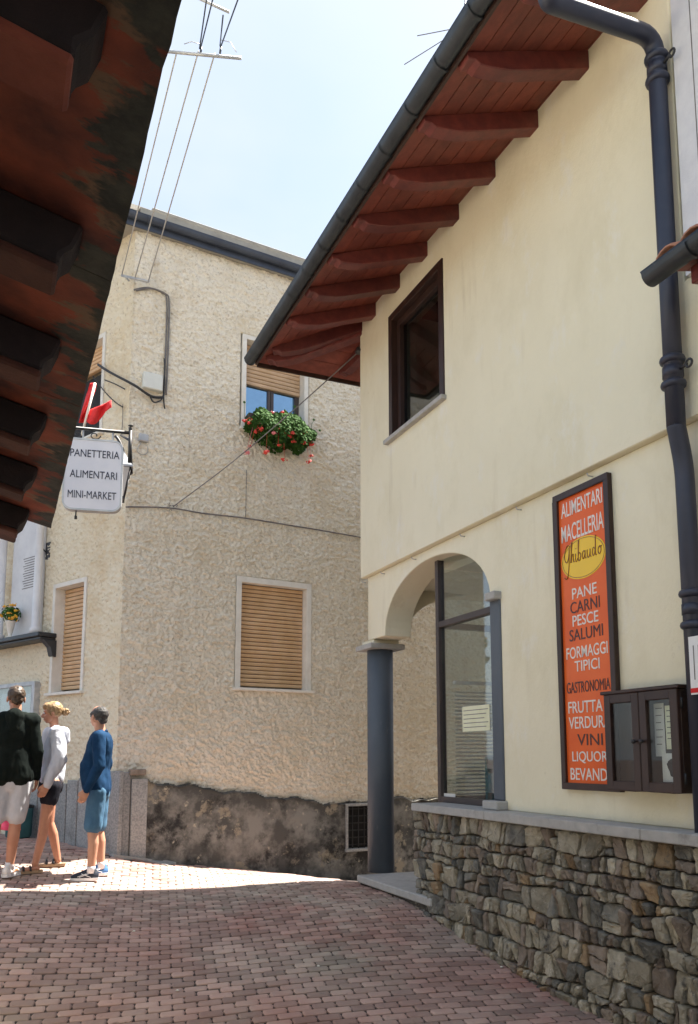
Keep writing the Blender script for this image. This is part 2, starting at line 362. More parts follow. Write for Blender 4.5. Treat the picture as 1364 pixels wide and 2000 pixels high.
def np_mesh(V, Q, name, smooth=True):
    me = bpy.data.meshes.new(name); nf = len(Q); k = Q.shape[1]
    me.vertices.add(len(V)); me.vertices.foreach_set('co', np.ascontiguousarray(V, dtype=np.float32).ravel())
    me.loops.add(nf*k); me.loops.foreach_set('vertex_index', np.ascontiguousarray(Q, dtype=np.int32).ravel())
    me.polygons.add(nf); me.polygons.foreach_set('loop_start', np.arange(0, nf*k, k, dtype=np.int32))
    try: me.polygons.foreach_set('loop_total', np.full(nf, k, dtype=np.int32))
    except Exception: pass
    me.polygons.foreach_set('use_smooth', np.full(nf, smooth)); me.update(calc_edges=True); me.validate(); return me
gxs = np.concatenate([np.linspace(-200,-11,12), np.linspace(-10,7,120), np.linspace(8,200,12)])
gys = np.concatenate([np.linspace(-200,-7,12), np.linspace(-6,16,150), np.linspace(17,300,12)])
gme = grid_mesh(gxs, gys, lambda x, y: ground(x, y) - .012, 'ground')
gobj = link('ground', gme, M['joint']); gobj['kind'] = 'structure'

# pavement: 300 nearest visible pavers as parts, the rest one field
pav = bpy.data.objects.new('pavement', None); C.objects.link(pav); pav['kind'] = 'structure'
PW, PH, PT = .155, .087, .02
RD = Vector((math.cos(R(13)), math.sin(R(13)), 0)); RU = Vector((-RD.y, RD.x, 0))
def paver_shape(sx, sy, jit, top=0.0):
    hx = sx/2; hy = sy/2; e = sx*.055; r = .012
    base = [(-hx+e*.3,-hy),(hx-e*.8,-hy),(hx-e*.1,-hy*.55),(hx+e*.55,0),(hx-e*.1,hy*.55),(hx-e*.8,hy),(-hx+e*.8,hy),(-hx+e*.1,hy*.55),(-hx-e*.55,0),(-hx+e*.1,-hy*.55)]
    base[0] = (-hx+e*.8, -hy)
    base = [(x+jit(), y+jit()) for x, y in base]
    k = len(base); V = [(x, y, -.03) for x, y in base] + [(x, y, top-.005) for x, y in base] + [(x*(1-.012/sx*2), y*(1-.012/sy*2), top) for x, y in base]
    Fc = [tuple(range(2*k, 3*k))]
    for i in range(k):
        j = (i+1) % k; Fc += [(i, j, k+j, k+i), (k+i, k+j, 2*k+j, 2*k+i)]
    return V, Fc
pvar = []
for i in range(8):
    V, Fc = paver_shape(PW-.009, PH-.009, lambda: random.uniform(-.0022, .0022)); me = bpy.data.meshes.new('paver'); me.from_pydata(V, [], Fc); me.materials.append(M['paver']); pvar.append((me, V, Fc))
cells = []
i0 = int(-60); 
for j in range(-60, 135):
    for i in range(-80, 80):
        q = RD*((i + .5*(j % 2))*PW + random.uniform(-.002,.002)) + RU*(j*PH + .035*math.sin(i*.11+j*.02)) + Vector((0, 3.0, 0))
        if q.y < 2.2 or q.y > 12.5 or abs(q.x) > .62*q.y+1.2: continue
        if (q - W.o).dot(W.n) < .02 or ((q-W2.o).dot(W2.n) < .12 and (q-W2.o).dot(W2.a) > -.1) or ((q-W3.o).dot(W3.n) < .06 and q.x < -2.4): continue
        cells.append(q)
cz = ground(np.array([q.x for q in cells]), np.array([q.y for q in cells]))
e_ = .05
gx = (ground(np.array([q.x+e_ for q in cells]), np.array([q.y for q in cells]))-cz)/e_
gy = (ground(np.array([q.x for q in cells]), np.array([q.y+e_ for q in cells]))-cz)/e_
info = []
for q, z_, a, b in zip(cells, cz, gx, gy):
    q.z = float(z_); nn = Vector((-a + random.uniform(-.012,.012), -b + random.uniform(-.012,.012), 1)).normalized()
    xx = (RD - nn*RD.dot(nn)).normalized(); yy = nn.cross(xx)
    q = q + nn*(random.uniform(-.002, .003) - (.006 if random.random() < .04 else 0))
    Mx = Matrix(((xx.x, yy.x, nn.x, q.x), (xx.y, yy.y, nn.y, q.y), (xx.z, yy.z, nn.z, q.z), (0,0,0,1)))
    # screen position (to decide which pavers show largest)
    dy = q.y*math.cos(PIT) + (q.z-EYE)*math.sin(PIT); dz = -q.y*math.sin(PIT) + (q.z-EYE)*math.cos(PIT)
    u = 682 + F*q.x/dy; v = YP - F*dz/dy
    info.append((0 if (-10 < u < 1250 and v < 2010) else 1, q.length, Mx))
info.sort(key=lambda t: (t[0], t[1]))
for k_, (a, b, Mx) in enumerate(info[:300]):
    o = bpy.data.objects.new('paver', pvar[k_ % 8][0]); C.objects.link(o); o.matrix_world = Mx; o.parent = pav
fb = MB(); rn = []
for k_, (a, b, Mx) in enumerate(info[300:]):
    me, V, Fc = random.choice(pvar); fb.add([Mx @ Vector(p) for p in V], Fc); rn += [random.random()]*len(V)
fme = fb.mesh('paver_field'); fme.materials.append(M['paver_s'])
at_ = fme.attributes.new('rnd', 'FLOAT', 'POINT'); at_.data.foreach_set('value', rn)
fo = link('paver_field', fme, None, pav); fo['kind'] = 'stuff'

# ------------------------------------------------------------------ rough plaster panels with real relief
def vnoise(nx, ny, cell, seed):
    g = np.random.default_rng(seed).random((int(ny/cell)+4, int(nx/cell)+4))
    yy, xx = np.meshgrid(np.arange(ny)/cell, np.arange(nx)/cell, indexing='ij')
    return samp(g, xx, yy)
def samp(g, xx, yy):
    xi = np.floor(xx).astype(int); yi = np.floor(yy).astype(int); fx = xx-xi; fy = yy-yi
    xi %= g.shape[1]-1; yi %= g.shape[0]-1
    fx = fx*fx*(3-2*fx); fy = fy*fy*(3-2*fy)
    return (g[yi,xi]*(1-fx)+g[yi,xi+1]*fx)*(1-fy) + (g[yi+1,xi]*(1-fx)+g[yi+1,xi+1]*fx)*fy
GS = [np.random.default_rng(50+i).random((257,257)) for i in range(6)]
def stucco_h(x, z):
    # lumpy trowel-thrown relief, slightly elongated along a slanting direction
    a = R(-24); xr = x*math.cos(a)+z*math.sin(a); zr = -x*math.sin(a)+z*math.cos(a)
    w1 = (samp(GS[4], x*26+7, z*26+3)-.5)*1.6; w2 = (samp(GS[5], x*26+1, z*26+9)-.5)*1.6
    h = samp(GS[0], xr*22+w1+30, zr*38+w2+30); h = h*h*(3-2*h)
    h2 = samp(GS[1], xr*46+w2+60, zr*66+w1+60); h2 = h2*h2*(3-2*h2)
    h3 = samp(GS[2], x*85+30, z*100+30)
    big = samp(GS[3], x*3+9, z*3+9)
    return h*.5 + h2*.55*(.4+.6*h) + h3*.28 + big*.25
def rough_panel(pl, x0, x1, z0, z1, step, amp, holes, off=0, zmax=None, zmin=None, hf=stucco_h):
    xs = np.arange(x0, x1+step*.5, step); zs = np.arange(z0, z1+step*.5, step)
    XX, ZZ = np.meshgrid(xs, zs); H = hf(XX, ZZ)*amp + off
    o = np.array(pl.o); a = np.array(pl.a); n = np.array(pl.n)
    for hx0, hx1, hz0, hz1 in holes:   # snap the rim of every opening
        inn = (XX > hx0-step*.9) & (XX < hx1+step*.9) & (ZZ > hz0-step*.9) & (ZZ < hz1+step*.9)
        H[inn] = off
    V = o + XX[...,None]*a + H[...,None]*n + ZZ[...,None]*np.array([0,0,1.])
    i = np.arange(XX.size).reshape(XX.shape)
    keep = np.ones((len(zs)-1, len(xs)-1), bool); cx = (XX[:-1,:-1]+XX[1:,1:])/2; czz = (ZZ[:-1,:-1]+ZZ[1:,1:])/2
    for hx0, hx1, hz0, hz1 in holes: keep &= ~((cx > hx0) & (cx < hx1) & (czz > hz0) & (czz < hz1))
    if zmax is not None: keep &= czz < zmax(cx)
    if zmin is not None: keep &= czz > zmin(cx)
    Q = np.stack([i[:-1,:-1], i[:-1,1:], i[1:,1:], i[1:,:-1]], -1)[keep]
    V = V.reshape(-1,3); used = np.unique(Q); mp2 = np.full(len(V), -1); mp2[used] = np.arange(len(used))
    return np_mesh(V[used], mp2[Q], 'rough_wall', True)

# ================================================================== STUCCO HOUSE (left)
def rect(pl, u0, v0, u1, v1, off=0):
    """rectangle on a plane from two opposite corners: u0,v0 upper-left pixel, u1,v1 lower-right pixel"""
    x0, z1 = pl.px(u0, v0, off); x1, z0 = pl.px(u1, v1, off); return x0, x1, z0, z1
sh = thing('house', W2.p(0, gz(-2.5, 9)), 'old beige house with thrown rough stucco, rolled shutters and a flower box', 'house')
zt2 = Z(W2, 300, 462)                       # underside of its eaves
# windows (x0,x1,z0,z1) of the clear openings
wl = rect(W2, 471, 1137, 596, 1349)         # ground-floor window
wu = rect(W2, 481, 664, 592, 862)           # upper window with the flowers
wf = rect(W3, 113, 1150, 160, 1349)         # window on the facet
xa = X(W3, 150, 760); wu3 = (xa-1.0, X(W3, 203, 760)-.02, Z(W3, 190, 850), Z(W3, 205, 660))
def op(r, m=.07): return (r[0]-m, r[1]+m, r[2]-m*.2, r[3]+m)
vgh = rect(W2, 678, 1574, 724, 1655, .06)
rp = rough_panel(W2, -.022, 5.9, -.6, zt2, .0095, .034, [op(wl), op(wu), (vgh[0]-.03, vgh[1]+.03, vgh[2]-.03, vgh[3]+.03)])
link('wall', rp, M['stucco'], sh)
rp3 = rough_panel(W3, -4.6, 0.022, -.3, zt2+.02, .012, .024, [op(wf,.05), op(wu3,.05)])
o = link('wall', rp3, M['stucco_y'], sh); o['label'] = 'ochre facet wall left of the house corner'
mb = MB()   # body behind the plaster
cn_ = W2.n.dot(W3.n); crn = W2.p(0,0) - (W2.n+W3.n)*(.22/(1+cn_))
foot = [crn, W2.p(7.5,0,-.22), W2.p(7.5,0,-6), W3.p(-4.6,0,-6), W3.p(-4.6,0,-.22)]
nf = len(foot); mb.add([p+UP*-.8 for p in foot]+[p+UP*(zt2+.15) for p in foot], [tuple(range(nf)), tuple(range(nf,2*nf))[::-1]]+[(i, i+nf, (i+1)%nf+nf, (i+1)%nf) for i in range(nf)])
mb.build('inner_wall', M['stucco_y'], sh)
MB().box(W2, 5.9, 7.5, -.6, zt2, -.22, .02).build('wall', M['stucco'], sh)

def trimmed_window(parent, pl, r, tw, depth, out_, shut_z0, mslat, pitch=.052, label=None, glass=False):
    x0, x1, z0, z1 = r
    win = MB()
    # surround: jambs, head (butted), reveals included
    win.box(pl, x0-tw, x0, z0, z1, -depth-.02, out_); win.box(pl, x1, x1+tw, z0, z1, -depth-.02, out_)
    win.box(pl, x0-tw, x1+tw, z1, z1+tw, -depth-.02, out_)
    f = win.build('window', M['trim'], parent, bevel=.003, label=label)
    MB().box(pl, x0-tw-.03, x1+tw+.03, z0-.035, z0-.001, -depth-.02, out_+.05).build('sill', M['trim'], f, bevel=.004)
    z = z1 - .002; k = 0
    while z - pitch > shut_z0 - .001:
        b = MB(); h = pitch-.006
        zz = z-pitch
        prof = [(-depth+.004, zz), (-depth+.017, zz+.004), (-depth+.022, zz+h*.5), (-depth+.017, zz+h-.002), (-depth+.004, zz+h)]
        V = [pl.p(x0+.004, q, o_) for o_, q in prof] + [pl.p(x1-.004, q, o_) for o_, q in prof]; n = len(prof)
        b.add(V, [(i, i+1, i+1+n, i+n) for i in range(n-1)] + [(n-1, 0, n, 2*n-1), tuple(range(n))[::-1], tuple(range(n, 2*n))])
        b.build('slat', mslat, f)
        z -= pitch; k += 1
    MB().box(pl, x0+.001, x1-.001, max(z, z0), z1, -depth-.03, -depth+.002).build('shutter_backing', M['darkwood'] if not glass else mslat, f)
    return f, z
trimmed_window(sh, W2, wl, .07, .10, .035, wl[2], M['shutter'])
trimmed_window(sh, W3, wf, .055, .13, .03, wf[2], M['shutter'])
zshut = Z(W2, 535, 758)
f, zb = trimmed_window(sh, W2, wu, .06, .12, .035, zshut, M['shutter2'], pitch=.055, glass=True)
b = MB(); x0, x1, z0, z1 = wu; xm = (x0+x1)/2
for xa_, xb_ in ((x0+.001, x0+.03), (xm-.045, xm-.003), (xm+.003, xm+.045), (x1-.065, x1-.001)): b.box(W2, xa_, xb_, z0, zb, -.17, -.13)
b.build('sash_frame', M['mullion'], f, bevel=.003)
skyglass = mat('sky_reflecting_glass', (.20,.38,.62), rough=.03, spec=1.0); _p = skyglass.node_tree.nodes['Principled BSDF']; _p.inputs['Metallic'].default_value = 1.0  # blue of the mirrored sky is put into the metal's tint
for xa_, xb_ in ((x0+.03, xm-.045), (xm+.045, x1-.065)):
    g = MB().box(W2, xa_, xb_, z0, zb, -.158, -.152).build('pane', skyglass, f)
f3, _ = trimmed_window(sh, W3, wu3, .055, .10, .03, Z(W3, 195, 715), M['shutter'], glass=True)
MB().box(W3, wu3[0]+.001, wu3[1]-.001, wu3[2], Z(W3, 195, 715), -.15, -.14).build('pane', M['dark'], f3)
# eaves: slab, gutter, roof
xg0 = X(W2, 262, 432, .35)-.4
mb = MB(); mb.box(W2, -.5, 7.6, zt2, zt2+.07, -.6, .10); mb.build('eaves_board', M['roofslab'], sh)
mb = MB(); mb.box(W3, -4.8, .05, zt2+.003, zt2+.073, -.6, .28); mb.build('eaves_board', M['roofslab'], sh)
def gutter(pl, x0, x1, z, off, r, matr, parent, seams=.5, name='gutter'):
    g = MB(); prof = [(off + r*math.cos(a), z + r*math.sin(a)*.95) for a in [math.pi + i*math.pi/10 for i in range(11)]]
    prof.append((off+r+.008, z+.012)); 
    inner = [(off + (r-.006)*math.cos(a), z + (r-.006)*math.sin(a)*.95) for a in [2*math.pi - i*math.pi/10 for i in range(11)]]
    pp = prof + inner; n = len(pp)
    V = [pl.p(x0, q, o_) for o_, q in pp] + [pl.p(x1, q, o_) for o_, q in pp]
    g.add(V, [(i, (i+1) % n, (i+1) % n + n, i+n) for i in range(n)], True)
    half = [(off + r*math.cos(math.pi + i*math.pi/10), z + r*math.sin(math.pi + i*math.pi/10)*.95) for i in range(11)]
    for xe, fl in ((x0, 1), (x1, -1)):
        g.add([pl.p(xe, q, o_) for o_, q in half], [tuple(range(11))[::fl]])
    ob = g.build(name, matr, parent)
    if seams:
        x = x0 + seams*.6
        while x < x1:
            c = MB(); pr = [(off + (r+.011)*math.cos(a), z + (r+.011)*math.sin(a)*.95) for a in [math.pi + i*math.pi/10 for i in range(11)]]
            c.add([pl.p(x-.012, q, o_) for o_, q in pr] + [pl.p(x+.012, q, o_) for o_, q in pr], [(i, i+1, i+12, i+11) for i in range(10)], True)
            c.build('gutter_strap', matr, ob); x += seams
    return ob
gutter(W2, -.45, 7.4, zt2+.10, .16, .055, M['bluegutter'], sh, seams=.9)
MB().box(W2, -.45, 7.4, zt2-.02, zt2+.085, .101, .12).build('fascia', M['bluegutter'], sh)
mb = MB()
P0 = [W2.p(-.0,0,.14), W2.p(7.6,0,.14), W2.p(7.6,0,-4), W2.p(.4,0,-4)]
zz = zt2+.17
mb.hexa([P0[0]+UP*zz, P0[1]+UP*zz, P0[2]+UP*(zz+1.1), P0[3]+UP*(zz+1.1), P0[0]+UP*(zz+.07), P0[1]+UP*(zz+.07), P0[2]+UP*(zz+1.17), P0[3]+UP*(zz+1.17)])
mb.build('roof', M['roofslab'], sh)
mb = MB(); mb.hexa([W3.p(-4.8,zz-.03,.3), W3.p(.1,zz-.03,.3), W3.p(0,zz+.9,-3.4), W3.p(-4.8,zz+.9,-3.4), W3.p(-4.8,zz+.04,.3), W3.p(.1,zz+.04,.3), W3.p(0,zz+.97,-3.4), W3.p(-4.8,zz+.97,-3.4)])
mb.build('roof', M['roofslab'], sh)
# raised verge strip on the roof edge
MB().box(W2, X(W2,298,420,.13), 7.5, zz+.075, zz+.13, -.1, .13).build('roof_edge', M['roofslab'], sh, bevel=.01)

# foundation: stained cement band with a sloping top
ft = [(288,1524),(380,1536),(480,1549),(580,1560),(670,1570),(780,1556),(860,1562)]
fx = [W2.px(u, v, .05) for u, v in ft]; fxs = np.array([q[0] for q in fx]); fzs = np.array([q[1] for q in fx])
def ftop(x): return np.interp(x, fxs, fzs) + .02*np.sin(x*9) + .012*np.sin(x*23+1)
vg = rect(W2, 678, 1574, 724, 1655, .06)
def fh(x, z): 
    hh = samp(GS[0], x*3+5, z*3+5)*.8 + samp(GS[1], x*11+5, z*11+5)*.3 + samp(GS[2], x*40+5, z*40+5)*.08
    return hh
fp = rough_panel(W2, fxs[0], 5.6, -.6, 1.6, .016, .035, [vg], off=.045, zmax=ftop, hf=fh)
fo_ = link('foundation', fp, M['found'], sh)
# closing top of the foundation
tp = MB(); xs_ = np.arange(fxs[0], 5.6, .04)
for a, b in zip(xs_[:-1], xs_[1:]):
    za, zb_ = float(ftop(a)), float(ftop(b)); tp.add([W2.p(a,za-.02,.085), W2.p(b,zb_-.02,.085), W2.p(b,zb_+.01,-.01), W2.p(a,za+.01,-.01)], [(0,1,2,3)], True)
tp.build('foundation_top', M['found'], sh)
# vent grille
x0, x1, z0, z1 = vg
v_ = MB(); v_.box(W2, x0-.03, x0, z0, z1, -.05, .10).box(W2, x1, x1+.03, z0, z1, -.05, .10).box(W2, x0-.03, x1+.03, z1, z1+.03, -.05, .10).box(W2, x0-.04, x1+.04, z0-.035, z0, -.05, .12)
vo = v_.build('vent', M['granite'], sh, bevel=.004)
MB().box(W2, x0, x1, z0, z1, -.04, -.02).build('vent_back', M['dark'], vo)
for k in range(6):
    z = z0 + (k+.5)*(z1-z0)/6; MB().box(W2, x0, x1, z-.006, z+.006, .03, .045).build('bar', M['iron'], vo)
for k in range(3):
    xx_ = x0 + (k+1)*(x1-x0)/4; MB().box(W2, xx_-.006, xx_+.006, z0, z1, .046, .056).build('bar', M['iron'], vo)

# upright granite slabs along the base of the facet and round the corner
sl = []
def slab(pl, u0, u1, vt, off, th, vb=1675):
    xa_ = X(pl, u0, 1600, off); xb_ = X(pl, u1, 1600, off); zt = Z(pl, (u0+u1)/2, vt, off)
    m = MB().box(pl, xa_+.004, xb_-.004, -.4, zt, off-.05, off); o_ = m.build('stone_slab', M['granite'], sh, bevel=.006); return o_
slab(W2, 255, 288, 1521, .09, .05)
slab(W2, 233, 254, 1508, .07, .05)
for u0, u1, vt in ((206,232,1506),(178,205,1512),(150,177,1520),(128,149,1524),(100,127,1530),(72,99,1536),(40,71,1541)): slab(W3, u0, u1, vt, .07, .05)
MB().box(W2, X(W2,254,1500,.1), X(W2,286,1500,.1), Z(W2,270,1514,.1), Z(W2,270,1502,.1), 0, .11).build('brick', M['stone_d'], sh, bevel=.01)
# long crack-like cable across the facade is built below as a thing
# channel drain by the wall
dr = thing('drain_channel', ground_px(290, 1676), 'narrow pale stone drain channel set in the paving beneath the stucco house corner', 'drain')
m = MB()
dpts = [(216,1670),(290,1679),(335,1689)]
for i in range(2):
    a = ground_px(*dpts[i]); b2 = ground_px(*dpts[i+1]); a.z = gz(a.x, a.y); b2.z = gz(b2.x, b2.y); d = (b2-a).normalized(); s_ = d.cross(UP)
    for off in (-.09, .09):
        q0 = a + s_*off; q1 = b2 + s_*off
        m2 = MB(); m2.hexa([q0+s_*-.02-UP*.03, q1+s_*-.02-UP*.03, q1+s_*.02-UP*.03, q0+s_*.02-UP*.03, q0+s_*-.02+UP*.014, q1+s_*-.02+UP*.014, q1+s_*.02+UP*.014, q0+s_*.02+UP*.014]); m2.build('kerb_stone', M['ledge'], dr)
    gb = MB(); gb.hexa([a-s_*.07-UP*.03, b2-s_*.07-UP*.03, b2+s_*.07-UP*.03, a+s_*.07-UP*.03, a-s_*.07+UP*.006, b2-s_*.07+UP*.006, b2+s_*.07+UP*.006, a+s_*.07+UP*.006]); gb.build('grate', M['granite'], dr)

# ================================================================== CREAM HOUSE (right)
zl = Z(W, 704, 1130)                              # string course height
zledge = Z(W, 1364, 1655, .14)                    # underside of the stone ledge
zledge_t = zledge + .065
ch = thing('house', W.p(xc, gz(.1, 8.7)), 'cream plastered house with red timber eaves, stone plinth and grey corner column', 'house')
OV = 1.0; TH = math.tan(R(21))
zraf_b = Z(W, 1055, 245)                          # rafter underside at the wall
zb0 = zraf_b + .145                               # board underside at the wall face
def zboard(off): return zb0 - TH*off
xr = X(W, 1322, 300)                              # right end of the house by the pipe
wd = rect(W, 761, 622, 867, 782)
wd = (X(W,761,740), X(W,867,640), Z(W,870,772), Z(W,868,500))
top = zb0 + .01
outer = [(xc, zl), (xr, zl), (xr, top), (xc, top)]
hole = [(wd[0], wd[2]), (wd[0], wd[3]), (wd[1], wd[3]), (wd[1], wd[2])]
MB().prism(W, [outer, hole], -.32, 0).build('wall', M['cream'], ch, bevel=.006)
# lower wall with the arch
LO = -.06
xcol = X(W, 742, 1500, LO-.14); zcap_t = Z(W, 742, 1252, LO)
xj = X(W, 985, 1300, LO)
xsl = X(W, 752, 1240, LO); xsr = X(W, 958, 1170, LO); zs = Z(W, 742, 1244, LO); zat = Z(W, 862, 1080, LO)
xlow = xc + .065
xp1 = X(W, 984, 1400, LO+.0); xp0 = X(W, 964, 1400, LO+.0)
xrr = X(W, 1364, 1300, LO) + 1.5
arch = []
na = 28; xmid = (xsl+xsr)/2; hw = (xsr-xsl)/2; rise = zat - zs
for i in range(na+1):
    a = math.pi*(1 - i/na); arch.append((xmid + hw*math.cos(a), zs + rise*math.sin(a)**.92 if 0 < i < na else zs))
low = [(xlow, zs-.002), (xsl, zs-.002)] + arch[1:-1] + [(xsr, zs-.002), (xp0+.01, zs-.002), (xp0+.01, zledge_t), (xrr, zledge_t), (xrr, zl-.001), (xlow, zl-.001)]
MB().prism(W, [low], -.36, LO).build('wall', M['cream'], ch, bevel=.006)
# jamb infill right of glass (pilaster)
pil = MB().box(W, xp0, xp1, zledge_t+.07, zs+.02, LO-.28, LO+.015).build('pilaster', M['column'], ch, bevel=.008)
MB().box(W, X(W,940,1170,LO+.1), xp1+.01, zs+.0, zs+.065, LO-.30, LO+.07).build('capital', M['ledge'], pil, bevel=.008)
MB().box(W, X(W,942,1590,LO+.1), xp1+.03, zledge_t+.001, zledge_t+.069, LO-.30, LO+.10).build('base_block', M['ledge'], pil, bevel=.008)
# end wall with its own arch, seen from inside the porch
EL = Plane(W.p(xlow, 0, LO), Vector((W.n.x, W.n.y, 0)))   # x negative = behind street wall
spanE = 1.9
ea = []
for i in range(na+1):
    a = math.pi*(1 - i/na); ea.append((-.30-spanE/2 + spanE/2*math.cos(a), zs + rise*.9*math.sin(a)**.92 if 0 < i < na else zs))
eo = [(-6, -.6), (-.30-spanE, -.6), (-.30-spanE, zs)] + ea[1:-1] + [(-.301, zs-.002), (-.301, zl-.001), (-6, zl-.001)]
MB().prism(EL, [eo], -.30, -.0).build('wall', M['cream'], ch)
MB().box(END, -6.2, -.322, zl, top, -.32, 0).build('wall', M['cream'], ch)
# porch ceiling
MB().hexa([W.p(xlow+.301,zl-.16,-.361), W.p(xrr,zl-.16,-.361), W.p(xrr,zl-.16,-6), W.p(xlow+.301,zl-.16,-6), W.p(xlow+.301,zl-.06,-.361), W.p(xrr,zl-.06,-.361), W.p(xrr,zl-.06,-6), W.p(xlow+.301,zl-.06,-6)]).build('ceiling', M['cream'], ch)
# back walls of the volume
MB().box(W, xc, xrr, -.6, top, -6.2, -6.0).build('wall', M['cream'], ch)
# column
cc = W.p(xcol, 0, LO-.15); zslab = Z(W, 742, 1702, -.2)
cr_ = .138
col = MB().lathe((cc.x, cc.y, 0), [(cr_, zslab), (cr_, zs-.10)], 40).build('column', M['column'], ch)
CP = Plane((cc.x, cc.y), W.a)
MB().box(CP, -.20, .20, zs-.10, zs-.045, -.20, .20).build('capital', M['ledge'], col, bevel=.006)
MB().box(CP, -.145, .145, zs-.044, zs-.003, -.155, .145).build('impost', M['cream'], col, bevel=.006)
# porch floor slab
xs0 = X(W, 697, 1712, .12); xs1 = X(W, 808, 1750, .12)
MB().box(W, xs0, xs1+.3, zslab-.07, zslab, -2.2, .12).build('porch_slab', M['ledge'], ch, bevel=.01)
MB().box(W, xs0+.03, xs1+.3, zslab-.9, zslab-.071, -2.2, .09).build('porch_plinth', M['mortar'], ch)

# plinth: mortar body + individual stones
SO = .085
xp_l = X(W, 806, 1650, SO+.02)
zpl = zledge
plinth = MB().box(W, xp_l+.01, xrr, -.8, zpl-.002, -.36, SO-.062).build('plinth', M['mortar'], ch)
def clip(poly, a, b, c):   # keep a*x+b*y<=c
    o_ = []
    for i in range(len(poly)):
        p, q = poly[i], poly[(i+1) % len(poly)]; fp_ = a*p[0]+b*p[1]-c; fq = a*q[0]+b*q[1]-c
        if fp_ <= 0: o_.append(p)
        if (fp_ < 0) != (fq < 0) and fp_ != fq:
            t = fp_/(fp_-fq); o_.append((p[0]+t*(q[0]-p[0]), p[1]+t*(q[1]-p[1])))
    return o_
def ground_at_wall(x): 
    q = W.p(x, 0, SO+.03); return gz(q.x, q.y)
xv1 = X(W, 1364, 1800, SO)+.55
rs = random.Random(5)
smats = [M['stone_a']]*8 + [M['stone_b']]*4 + [M['stone_d']]*5 + [M['stone_c']]*1
stones = []
zc_ = -.55; courses = [zc_]
while zc_ < zpl-.05: zc_ += rs.choice((.08,.105,.13,.155)); courses.append(zc_)
courses[-1] = zpl-.003
if courses[-1]-courses[-2] < .05: courses.pop(-2)
def cz_of(k, x):
    if k == len(courses)-1: return courses[k]
    return courses[k] + .042*noise.noise(Vector((x*2.6, k*3.7, 0))) + .024*noise.noise(Vector((x*7, k*5.1, 3)))
for k in range(len(courses)-1):
    x = xp_l; hgt = courses[k+1]-courses[k]; t0 = 0.0
    while x < xv1:
        wdt_ = hgt*rs.choice((.42,.55,.7,.85,1.0,1.3)); wdt_ = max(.05, min(.24, wdt_)); x2 = x+wdt_; t1 = rs.uniform(-.034,.034)
        q0 = (x, cz_of(k,x)); q1 = (x2+0, cz_of(k,x2)); q2 = (x2+t1, cz_of(k+1,x2+t1)); q3 = (x+t0, cz_of(k+1,x+t0))
        def lp(a_, b_, t): return (a_[0]+(b_[0]-a_[0])*t, a_[1]+(b_[1]-a_[1])*t)
        r_ = rs.random()
        if r_ < .14 and hgt > .11:      # two stacked thin stones
            ta, tb = rs.uniform(.35,.62), rs.uniform(.35,.62); m0 = lp(q0,q3,ta); m1 = lp(q1,q2,tb)
            polys = [[q0,q1,m1,m0],[m0,m1,q2,q3]]
        elif r_ < .34 and wdt_ > .1:    # split by a slanting joint
            ta, tb = rs.uniform(.2,.8), rs.uniform(.2,.8); m0 = lp(q0,q1,ta); m1 = lp(q3,q2,tb)
            polys = [[q0,m0,m1,q3],[m0,q1,q2,m1]]
        elif r_ < .55 and wdt_ > .08:    # corner chip
            m0 = lp(q0,q1,rs.uniform(.5,.7)); m1 = lp(q1,q2,rs.uniform(.35,.6)); polys = [[q0,m0,m1,q2,q3],[m0,q1,m1]]
        else: polys = [[q0,q1,q2,q3]]
        for pq in polys:
            cxp = sum(p[0] for p in pq)/len(pq); czp = sum(p[1] for p in pq)/len(pq)
            if czp < ground_at_wall(cxp)-.10: continue
            # knock the corners off unevenly
            out_p = []
            for i in range(len(pq)):
                p, pv, nx_ = pq[i], pq[i-1], pq[(i+1) % len(pq)]; c1_ = rs.uniform(.03,.22); c2_ = rs.uniform(.03,.22)
                if len(pq) > 3: out_p += [lp(p, pv, c1_), lp(p, nx_, c2_)]
                else: out_p.append(p)
            stones.append((cxp, czp, out_p))
        x = x2; t0 = t1
gap = .0042
for x, z, poly in stones:
    cxp = sum(p[0] for p in poly)/len(poly); czp = sum(p[1] for p in poly)/len(poly)
    # subdivide edges, round corners a little and roughen
    pts = []
    n = len(poly)
    for k in range(n):
        p, q = poly[k], poly[(k+1) % n]; l_ = math.hypot(q[0]-p[0], q[1]-p[1])
        if l_ < .012: continue
        for t in ((.06, .36, .66, .94) if l_ > .06 else (.2, .8)): pts.append((p[0]+t*(q[0]-p[0]), p[1]+t*(q[1]-p[1])))
    if len(pts) < 5: continue
    n = len(pts); sz = max(max(p[0] for p in pts)-min(p[0] for p in pts), max(p[1] for p in pts)-min(p[1] for p in pts))
    if sz < .022: continue
    proud = rs.uniform(.012, .042); tx = rs.uniform(-.3,.3); tz = rs.uniform(-.25,.35)
    ringv = []
    for shr, h in ((gap, -.06), (gap+.001, proud*.35), (gap+.004, proud*.9), (gap+.015, proud+.004)):
        for (a, b) in pts:
            dx, dz = a-cxp, b-czp; l_ = math.hypot(dx, dz)+1e-6; s_ = max(.25, (l_-shr)/l_)
            jt = rs.uniform(-.0032,.0032)
            hh = h + (0 if h < 0 else tx*dx*s_+tz*dz*s_ + rs.uniform(-.006,.006))
            ringv.append(W.p(cxp+dx*s_+jt, czp+dz*s_+jt, SO-.022+hh))
    V = ringv + [W.p(cxp+rs.uniform(-.01,.01), czp+rs.uniform(-.01,.01), SO-.022+proud+.004+rs.uniform(-.008,.010))]
    Fc = []
    for rg in range(3):
        for k in range(n):
            j = (k+1) % n; Fc.append((rg*n+k, rg*n+j, (rg+1)*n+j, (rg+1)*n+k))
    for k in range(n): Fc.append((3*n+k, 3*n+(k+1) % n, 4*n))
    rsm = False
    MB().add(V, Fc, rsm).build('stone', rs.choice(smats) if z > 0 or True else None, plinth)
